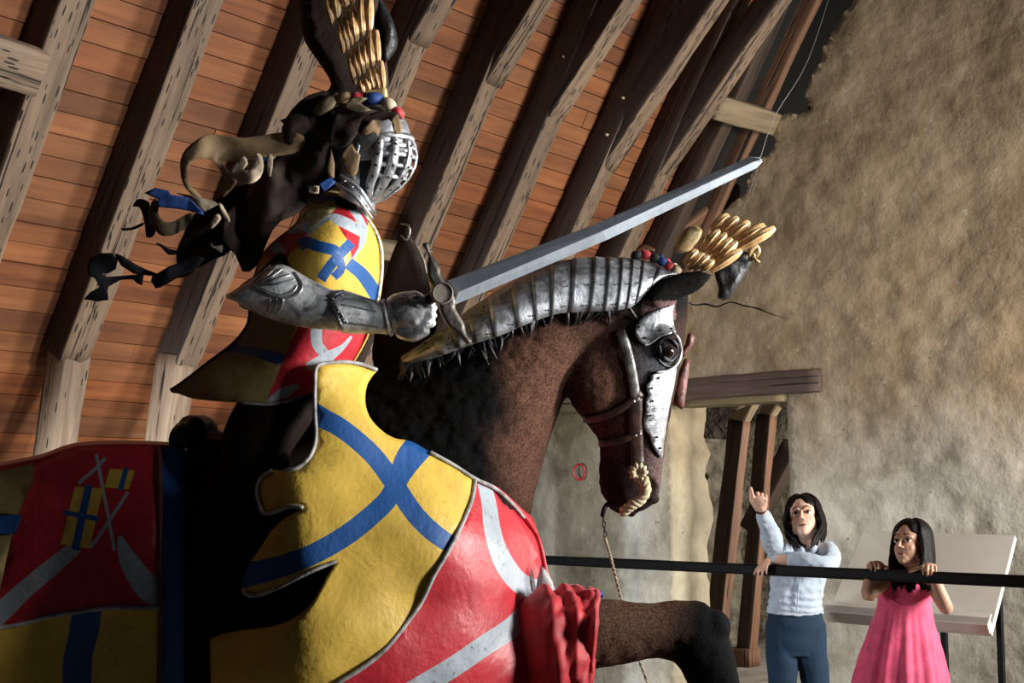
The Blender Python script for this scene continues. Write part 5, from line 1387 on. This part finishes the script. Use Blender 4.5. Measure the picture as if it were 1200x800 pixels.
# ================================================================== CHILDREN
def frame(yaw, pitch=0, roll=0):
    """columns: right-hand side in the picture, facing direction, up. yaw 0 faces the camera, positive turns to picture right"""
    m = Matrix.Rotation(yaw, 3, 'Z') @ Matrix.Rotation(pi, 3, 'Z')     # local +y is forward; facing the camera means world -y
    return m @ Matrix.Rotation(pitch, 3, 'X') @ Matrix.Rotation(roll, 3, 'Y')
class Head:
    def __init__(s, c, m, k): s.c = Vector(c); s.m = m; s.k = k
    def p(s, x, y, z): return s.c+s.m @ (Vector((x, y, z))*s.k)
    def ell(s, mb, c, r, n=18): mb.ell(s.p(*c), tuple(q*s.k for q in r), n, rot=s.m)
    def tube(s, mb, pts, r, n=8, smooth=4): mb.tube([s.p(*q) for q in pts], [q*s.k for q in r], n, smooth=smooth)
    def local(s, co): return s.m.transposed() @ (co-s.c)/s.k
def head_volumes(mb, H, sm_=0.004):
    H.ell(mb, (0, -.012, .032), (.073, .090, .082), 24)
    H.ell(mb, (0, .022, -.030), (.058, .060, .072), 24)
    H.ell(mb, (0, .045, -.070), (.034, .036, .032), 16); H.ell(mb, (0, .066, -.087), (.018, .016, .014), 12)
    for s in (-1, 1):
        H.ell(mb, (s*.031, .045, -.028), (.022, .025, .029), 14); H.ell(mb, (s*.046, .010, -.052), (.016, .03, .026), 12)
        H.ell(mb, (s*.074, -.008, -.008), (.009, .017, .028), 12); H.tube(mb, [(s*.076, -.018, .016), (s*.082, -.012, .008), (s*.078, -.004, -.028)], [.005, .006, .005])
        H.tube(mb, [(s*.012, .078, .022), (s*.030, .074, .027), (s*.046, .060, .020)], [.0055, .0055, .004])
        H.ell(mb, (s*.0090, .086, -.028), (.0062, .008, .0058), 10)
    H.tube(mb, [(0, .076, .014), (0, .087, -.004), (0, .098, -.020), (0, .1, -.026)], [.0065, .007, .0082, .0080], 10)
    H.tube(mb, [(-.023, .069, -.0555+sm_), (-.010, .0795, -.0515), (0, .0805, -.053), (.010, .0795, -.0515), (.023, .069, -.0555+sm_)], [.0025, .0038, .0036, .0038, .0025])
    H.tube(mb, [(-.020, .069, -.058+sm_), (-.008, .0775, -.0645), (.008, .0775, -.0645), (.020, .069, -.058+sm_)], [.0025, .0048, .0048, .0025])
def skin_paint(H, base):
    def f(co):
        l = H.local(co); c = base; n = noise.noise(co*14)*.05+1
        def w(c0, r): return math.sqrt(sum(((a-b)/q)**2 for a, b, q in zip(l, c0, r)))
        k = sm(1.25, .75, w((0, .078, -.058), (.021, .022, .0088))); c = tuple(a+(b-a)*k*.8 for a, b in zip(c, (.50, .20, .16)))
        for s in (-1, 1):
            k = sm(1.3, .3, w((s*.036, .07, -.028), (.022, .03, .018)))*.16; c = tuple(a+(b-a)*k for a, b in zip(c, (.55, .17, .12)))
        return tuple(q*n for q in c)
    return f
def eyes(H, par, look=(0, 0), sm_=.004, gape=.0018):
    mb = MB(); H.tube(mb, [(-.0205, .0765, -.0565+sm_), (-.010, .0812, -.0572), (0, .0825, -.0580), (.010, .0812, -.0572), (.0205, .0765, -.0565+sm_)], [.0008, gape, gape*1.15, gape, .0008]); mb.build('mouth', M['lips'], par)
    mb = MB(); H.tube(mb, [(-.011, .0815, -.0566), (0, .0835, -.0572), (.011, .0815, -.0566)], [.0006, gape*.55, .0006]); mb.build('teeth', M['teeth'], par)
    for s in (-1, 1):
        c = (s*.0285, .0665, .004)
        mb = MB(); H.ell(mb, c, (.0155, .0120, .0086), 18); o = mb.build('eye', M['eyewhite'], par)
        mb = MB(); H.ell(mb, (c[0]+look[0], c[1]+.0083, c[2]+look[1]), (.0080, .0058, .0080), 14); mb.build('iris', M['iris'], o)
        mb = MB(); H.tube(mb, [(c[0]-.0165, c[1]+.001, c[2]+.001), (c[0]-.008, c[1]+.0105, c[2]+.0075), (c[0]+.006, c[1]+.011, c[2]+.008), (c[0]+.0165, c[1]+.001, c[2]+.001)], [.0008, .0015, .0015, .0008]); mb.build('eyelashes', M['hair'], par)
        mb = MB(); H.tube(mb, [(s*.013, .0825, .0315), (s*.028, .0790, .0345), (s*.046, .064, .0275)], [.0013, .0021, .0009]); mb.build('eyebrow', M['hair'], par)
def hand_volumes(mb, W, fwd, nrm, k=1.0, curls=((15, 20, 15),)*4, thumb=(35, 25), side=1, spread=5):
    """W wrist; fwd along the palm; nrm the back of the hand; side: thumb towards +/- across"""
    fwd = Vector(fwd).normalized(); nrm = Vector(nrm); nrm = (nrm-fwd*nrm.dot(fwd)).normalized(); ac = fwd.cross(nrm).normalized()*side
    m = Matrix((ac, fwd, nrm)).transposed()
    mb.ell(W+fwd*.030*k, (.028*k, .038*k, .0125*k), 14, rot=m); mb.ell(W+fwd*.052*k+ac*.004*k, (.030*k, .020*k, .011*k), 14, rot=m)
    mb.tube([W-fwd*.02*k, W+fwd*.016*k], [.0185*k, .019*k], 10, smooth=1)
    Ls = (.060, .067, .062, .048); rs = (.0070, .0072, .0069, .0062)
    for i in range(4):
        off = (1.5-i)*.0165*k; a = radians((1.5-i)*spread)
        p = W+fwd*(.060-.004*abs(i-1))*k+ac*off; d = (fwd*cos(a)+ac*sin(a)).normalized(); n_ = nrm; pts = [p-d*.012*k, p]; ang = 0
        segs = (.46, .30, .24)
        for c, sgm in zip(curls[i % len(curls)], segs):
            ang += radians(c); dd = d*cos(ang)-n_*sin(ang); p = p+dd*Ls[i]*sgm*k; pts.append(p)
        mb.tube(pts, [rs[i]*k*q for q in (1.12, 1.1, 1.04, .98, .86)], 10, smooth=3)
    b = W+fwd*.016*k+ac*.022*k; a, c = (radians(q) for q in thumb)
    d1 = (fwd*cos(a)+ac*sin(a)-nrm*.35).normalized(); d2 = (fwd*cos(a-c)+ac*sin(a-c)-nrm*.5).normalized()
    mb.tube([b-d1*.012*k, b, b+d1*.034*k, b+d1*.034*k+d2*.026*k, b+d1*.034*k+d2*.046*k], [.012*k, .0115*k, .0095*k, .0088*k, .0072*k], 10, smooth=3)

def hair_mesh(H, name, par, length, part=.012, seed=1, n=90, side_push=0.0, fringe=True, back=.0, gap=42):
    rnd = random.Random(seed); mb = MB()
    H.ell(mb, (0, -.020, .040), (.0795, .092, .083), 26)
    for i in range(n):
        az = radians(rnd.uniform(gap, 360-gap)); L = length*rnd.uniform(.82, 1.05)
        dx, dy = sin(az), cos(az); pts = [(part*.4+dx*.01, -.005+dy*.01, .122)]
        for e in (25, 48, 70, 88):
            r = radians(e); pts.append((dx*.083*sin(r), -.018+dy*.097*sin(r), .038+.088*cos(r)))
        x, y, z = pts[-1]; x0, y0 = x, y
        down = max(.04, L-.06)
        for j in (1, 2, 3, 4):
            t = j/4; fl = .012*sin(pi*t)+side_push*t
            pts.append((x0*(1.02-.12*t)+math.copysign(fl, x0)+rnd.uniform(-.003, .003), y0*(1-.1*t)+back*t, z-down*t))
        r0 = rnd.uniform(.0055, .009)
        H.tube(mb, pts, [.004, .007]+[r0]*(len(pts)-3)+[.0022], 6, 2)
    if fringe:
        for i in range(26):
            t = i/25; s = -1 if t < .5 else 1
            if abs(t-.5-part*4) < .10: continue
            def sp_(x, z, o=.003): return (x, -.012+.09*math.sqrt(max(.02, 1-(x/.076)**2-((z-.032)/.084)**2))+o, z)
            x = (t-.5)*.13; H.tube(mb, [(part, -.005, .119), sp_(x*.6+part*.4, .102), sp_(x*.95+s*.008, .082), sp_(max(-.069, min(.069, x*1.1+s*.018)), .058-.02*abs(x)/.06)], [.004, .0055, .0045, .002], 6, 3)
    return mb

def cloth_fold(amp, f1, seed):
    def f(p, c, s, t):
        k = amp*(noise.noise(Vector((cos(t)*1.5+seed, sin(t)*1.5, s*f1)))+.5*noise.noise(Vector((cos(t)*3+seed, sin(t)*3, s*f1*2.5))))
        return p+(p-c).normalized()*k
    return f
SK1 = (.70, .43, .32); SK2 = (.54, .31, .21)

# ---------------- girl pointing
D1 = 6.86
def g1(x, y, d=D1): return P(x, y, d)
floor1 = Vector((g1(935, 700).x, g1(935, 700).y, 0))
H1 = Head(g1(942, 607, 6.72), frame(radians(-20), radians(17), radians(7)), 1.0)
mb = MB(); head_volumes(mb, H1)
neck = g1(946, 640); hip = g1(933, 718); 
mb.tube([H1.p(0, -.015, -.05), g1(946, 634, 6.82), g1(947, 645, D1+.01)], [.042, .040, .052], 14)
mb.loft([(g1(946, 642, D1+.01), RT*.075, FW*.05), (g1(945, 650), RT*.135, FW*.07), (g1(938, 668), RT*.132, FW*.078), (g1(933, 690), RT*.118, FW*.078), (g1(932, 706), RT*.112, FW*.076), (g1(932, 722), RT*.120, FW*.084), (g1(932, 745), RT*.115, FW*.084)], n=22)
shR = g1(921, 648, 6.84); elR = g1(905, 632, 6.66); wrR = g1(893, 600, 6.56)          # raised arm (picture left)
mb.tube([g1(930, 650), shR, elR, wrR], [.05, .043, .034, .022], 14)
hd = (g1(893, 586, 6.53)-wrR).normalized()
hand_volumes(mb, wrR+hd*.014, (hd+RT*-.16).normalized(), (-RT*.25-FW*.95), 1.1, ((2, 3, 2), (75, 85, 50), (80, 85, 55), (80, 85, 55)), (28, 30), -1, 3)
shL = g1(970, 648, 6.84); elL = g1(968, 662, 6.60)
RQ = rail_at(905); wrL = Vector((RQ.x, RQ.y-.01, rz+.047))
wrL = P(902, 655.5, (Vector((RQ.x, RQ.y, rz))-EYE).dot(FW)-.0)
mb.tube([g1(958, 649), shL, elL, P(930, 656, (elL-EYE).dot(FW)*.5+(wrL-EYE).dot(FW)*.5), wrL], [.05, .045, .037, .03, .021], 14)
hd2 = (P(889, 668, (wrL-EYE).dot(FW)-.07)-wrL).normalized()
hand_volumes(mb, wrL+hd2*.012, hd2, (-FW*.5-RT*.55+UP*.55), .88, ((14, 16, 10), (18, 18, 12), (24, 20, 12), (28, 22, 14)), (30, 15), 1, 5)
for s, dx in ((-1, -.065), (1, .07)):
    h_ = g1(932, 735)+RT*dx
    ft = Vector((h_.x+s*.02+(.05 if s > 0 else .0), h_.y-(.02 if s < 0 else -.08), .075))
    kn_ = (h_+ft)/2+Vector((0, -.02, .02)); mb.tube([h_+UP*.03, h_-UP*.1, kn_, (kn_+ft)/2+Vector((0, .012, 0)), ft], [.072, .070, .052, .048, .034], 14)
    mb.tube([ft+Vector((0, .02, -.04)), ft+Vector((0, -.05, -.045)), ft+Vector((0, -.13, -.055))], [.032, .030, .020], 10)
girl = fuse(mb, .0036, 'person', M['skin'], smooth_it=2, paint=skin_paint(H1, SK1))
tag(girl, 'dark-haired child in pale grey-blue top and jeans pointing up, leaning on the rail', 'person')
eyes(H1, girl, (-.001, .0018), .003, .0026)
mbh = hair_mesh(H1, 'hair', girl, .215, .015, 3, 120, .006, True, .0, 46)
for i in range(40):      # loose hair falling over the collar
    t = i/39; s = -1 if i % 2 else 1
    H1.tube(mbh, [(s*.078, -.0+.03*t, .0), (s*(.078+.006*t), .015+.03*t, -.06), (s*(.066-.02*t), .03+.03*t, -.115), (s*(.050-.03*t), .045+.02*t, -.150-.02*t)], [.006, .008, .007, .002], 6, 3)
fuse(mbh, .0045, 'hair', M['hair'], girl, smooth_it=1)
# top: body and two sleeves
mb = MB()
mb.loft([(g1(947, 639, D1), RT*.058, FW*.050), (g1(946, 642, D1), RT*.10, FW*.062), (g1(945, 649), RT*.145, FW*.080), (g1(938, 668), RT*.142, FW*.090), (g1(934, 690), RT*.130, FW*.092), (g1(932, 706), RT*.132, FW*.094), (g1(932, 717), RT*.140, FW*.100)], n=60, sub=9,
        fold=lambda p, c, s, t: p+(p-c).normalized()*(.004*sin(s*64+sin(t*2)*1.5)*sm(.55, .8, s)+.006*noise.noise(p*22)))
mb.tube([g1(932, 650), g1(922, 650, 6.84), g1(908, 640, 6.69), elR, g1(899, 616, 6.61), g1(894, 603, 6.57)], [.056, .056, .052, .052, .043, .034], 16)
mb.tube([g1(956, 649), shL+UP*.003, P(973, 654, 6.74), elL, P(940, 656.5, (elL-EYE).dot(FW)), P(920, 655.5, (wrL-EYE).dot(FW)+.01), P(904, 655.5, (wrL-EYE).dot(FW))], [.056, .055, .050, .044, .041, .037, .031], 16)
def wrk(co): return co+Vector((1, 1, 1))*(.0035*noise.noise(co*38)+.006*noise.noise(Vector((co.x*16, co.y*16, co.z*9))))
fuse(mb, .0045, 'shirt', M['shirt'], girl, smooth_it=2, deform=wrk)
mb = MB(); 
for (a, b) in (((936, 636), (942, 652)), ((955, 637), (950, 652))): mb.tube([P(*a, D1-.065), P((a[0]+b[0])/2, (a[1]+b[1])/2, D1-.085), P(*b, D1-.095)], [.014, .016, .008], 10)
mb.build('collar', M['shirt'], girl)
mb = MB(); mb.tube([P(942, 650, D1-.096), P(939, 668, D1-.098), P(936, 690, D1-.098), P(934, 716, D1-.105)], [.003]*4, 6); mb.build('placket', M['shirt'], girl)
# watch strap
mb = MB(); ax_ = (wrR-elR).normalized(); u1 = ax_.orthogonal().normalized(); u2 = ax_.cross(u1)
mb.tube([wrR+ax_*.012+u1*(.0205*cos(t))+u2*(.0205*sin(t)) for t in [i*2*pi/20 for i in range(21)]], .0045, 8, smooth=1); mb.build('watch', M['black_cloth'], girl)
# jeans
mb = MB()
mb.loft([(g1(932, 710), RT*.124, FW*.086), (g1(932, 722), RT*.134, FW*.096), (g1(932, 745), RT*.136, FW*.098), (g1(932, 765), RT*.12, FW*.09)], n=30)
for s, dx in ((-1, -.065), (1, .07)):
    h_ = g1(932, 735)+RT*dx; ft = Vector((h_.x+s*.02+(.05 if s > 0 else .0), h_.y-(.02 if s < 0 else -.08), .12)); kn_ = (h_+ft)/2+Vector((0, -.02, .02))
    mb.tube([h_+UP*.02, h_-UP*.1, kn_, (kn_+ft)/2+Vector((0, .012, 0)), ft], [.080, .082, .064, .060, .056], 18)
fuse(mb, .006, 'jeans', M['denim'], girl, smooth_it=2, deform=lambda co: co+Vector((1, 1, 0))*(.007*noise.noise(Vector((co.x*10, co.y*10, co.z*16)))))
for s, dx in ((-1, -.065), (1, .07)):
    h_ = g1(932, 735)+RT*dx; ft = Vector((h_.x+s*.02+(.05 if s > 0 else .0), h_.y-(.02 if s < 0 else -.08), .075))
    mb = MB(); mb.tube([ft+Vector((0, .035, -.035)), ft+Vector((0, -.05, -.036)), ft+Vector((0, -.14, -.045))], [.040, .038, .030], 12); mb.build('shoe', M['black_cloth'], girl)

# ---------------- girl in pink
D2 = 6.33
q1, q2 = rail_at(1020), rail_at(1088)
dl1, dl2 = (q1-EYE).dot(FW), (q2-EYE).dot(FW)
def g2(x, y, d=D2): return P(x, y, d)
H2 = Head(g2(1067, 638, 6.22), frame(radians(-48), radians(12), radians(4)), .96)
mb = MB(); head_volumes(mb, H2, .006)
mb.tube([H2.p(0, -.02, -.05), g2(1066, 664, 6.32), g2(1065, 676, D2+.01)], [.038, .036, .045], 14)
mb.loft([(g2(1064, 672, D2+.01), RT*.065, FW*.045), (g2(1062, 681), RT*.122, FW*.062), (g2(1060, 702), RT*.115, FW*.07), (g2(1058, 728), RT*.105, FW*.07), (g2(1057, 760), RT*.115, FW*.08), (g2(1057, 790), RT*.10, FW*.075)], n=22)
for (sx, sy, ex, ey, ed, wx, wd, side) in ((1037, 681, 1017, 697, 6.20, 1021, dl1, 1), (1090, 681, 1109, 712, 6.05, 1090, dl2, -1)):
    wr_ = P(wx, 671, wd+.026); wr_.z = rz+.036
    mb.tube([g2(sx+(12 if side > 0 else -12), sy-1), g2(sx, sy), (g2(sx, sy)+P(ex, ey, ed))/2, P(ex, ey, ed+.03), (P(ex, ey, ed+.03)+wr_)/2, wr_], [.042, .037, .032, .030, .027, .019], 14)
    nrm_ = (UP*.75-FW*.45)
    hand_volumes(mb, wr_+UP*.004, (-FW*.75+UP*.30+RT*(.10 if side > 0 else -.25)), UP, .92, ((40, 62, 24), (42, 62, 24), (44, 62, 24), (46, 62, 24)), (80, 10), -side, 7)
for s in (-1, 1):
    h_ = g2(1057, 785)+RT*(s*.055); ft = Vector((h_.x+s*.01, h_.y-.01, .06)); kn_ = (h_+ft)/2
    mb.tube([h_+UP*.02, h_-UP*.1, kn_, (kn_+ft)/2+Vector((0, .015, 0)), ft], [.075, .068, .046, .042, .028], 14)
    mb.tube([ft+Vector((0, .02, -.03)), ft+Vector((0, -.05, -.035)), ft+Vector((0, -.12, -.045))], [.028, .026, .016], 10)
girl2 = fuse(mb, .0034, 'person', M['skin'], smooth_it=2, paint=skin_paint(H2, SK2))
tag(girl2, 'smiling long-haired child in pink sleeveless dress gripping the rail with both hands', 'person')
eyes(H2, girl2, (-.003, .0015), .006, .0022)
mbh = hair_mesh(H2, 'hair', girl2, .30, -.012, 8, 120, .004, True, .0, 58)
for i in range(36):
    t = i/35
    H2.tube(mbh, [(.074, -.02+.05*t, .0), (.082, -.01+.05*t, -.08), (.075-.02*t, .02+.05*t, -.15), (.060-.03*t, .045+.03*t, -.23-.03*t)], [.006, .008, .007, .002], 6, 3)
fuse(mbh, .0045, 'hair', M['hair'], girl2, smooth_it=1)
# dress: gathered below a plain bodice
def pleat(p, c, s, t):
    k = sm(.30, .95, s)*(.010*sin(11*t+1.3*sin(3*t))+.006*sin(23*t+2))+.004*noise.noise(p*16)
    return p+(p-c).normalized()*k
mb = MB()
mb.loft([(g2(1064, 675, D2), RT*.075, FW*.052), (g2(1063, 680), RT*.108, FW*.066), (g2(1061, 692), RT*.118, FW*.078), (g2(1060, 706), RT*.116, FW*.082), (g2(1059, 722), RT*.126, FW*.090), (g2(1058, 745), RT*.150, FW*.115), (g2(1057, 770), RT*.178, FW*.140), (g2(1056, 798), RT*.200, FW*.160), (g2(1056, 812), RT*.205, FW*.165)],
        n=110, sub=7, cap=False, fold=pleat)
dr = mb.build('dress', M['dress'], girl2); s_ = dr.modifiers.new('t', 'SOLIDIFY'); s_.thickness = .004
mb = MB(); mb.tube([P(1040, 700, D2-.075), P(1050, 708, D2-.088), P(1060, 710, D2-.09), P(1072, 708, D2-.088), P(1084, 700, D2-.075)], [.004]*5, 6); mb.build('seam', M['dress'], girl2)
for s in (-1, 1):
    h_ = g2(1057, 785)+RT*(s*.055); ft = Vector((h_.x+s*.01, h_.y-.01, .06))
    mb = MB(); mb.tube([ft+Vector((0, .03, -.026)), ft+Vector((0, -.05, -.028)), ft+Vector((0, -.125, -.036))], [.033, .031, .024], 12); mb.build('shoe', M['dress'], girl2)
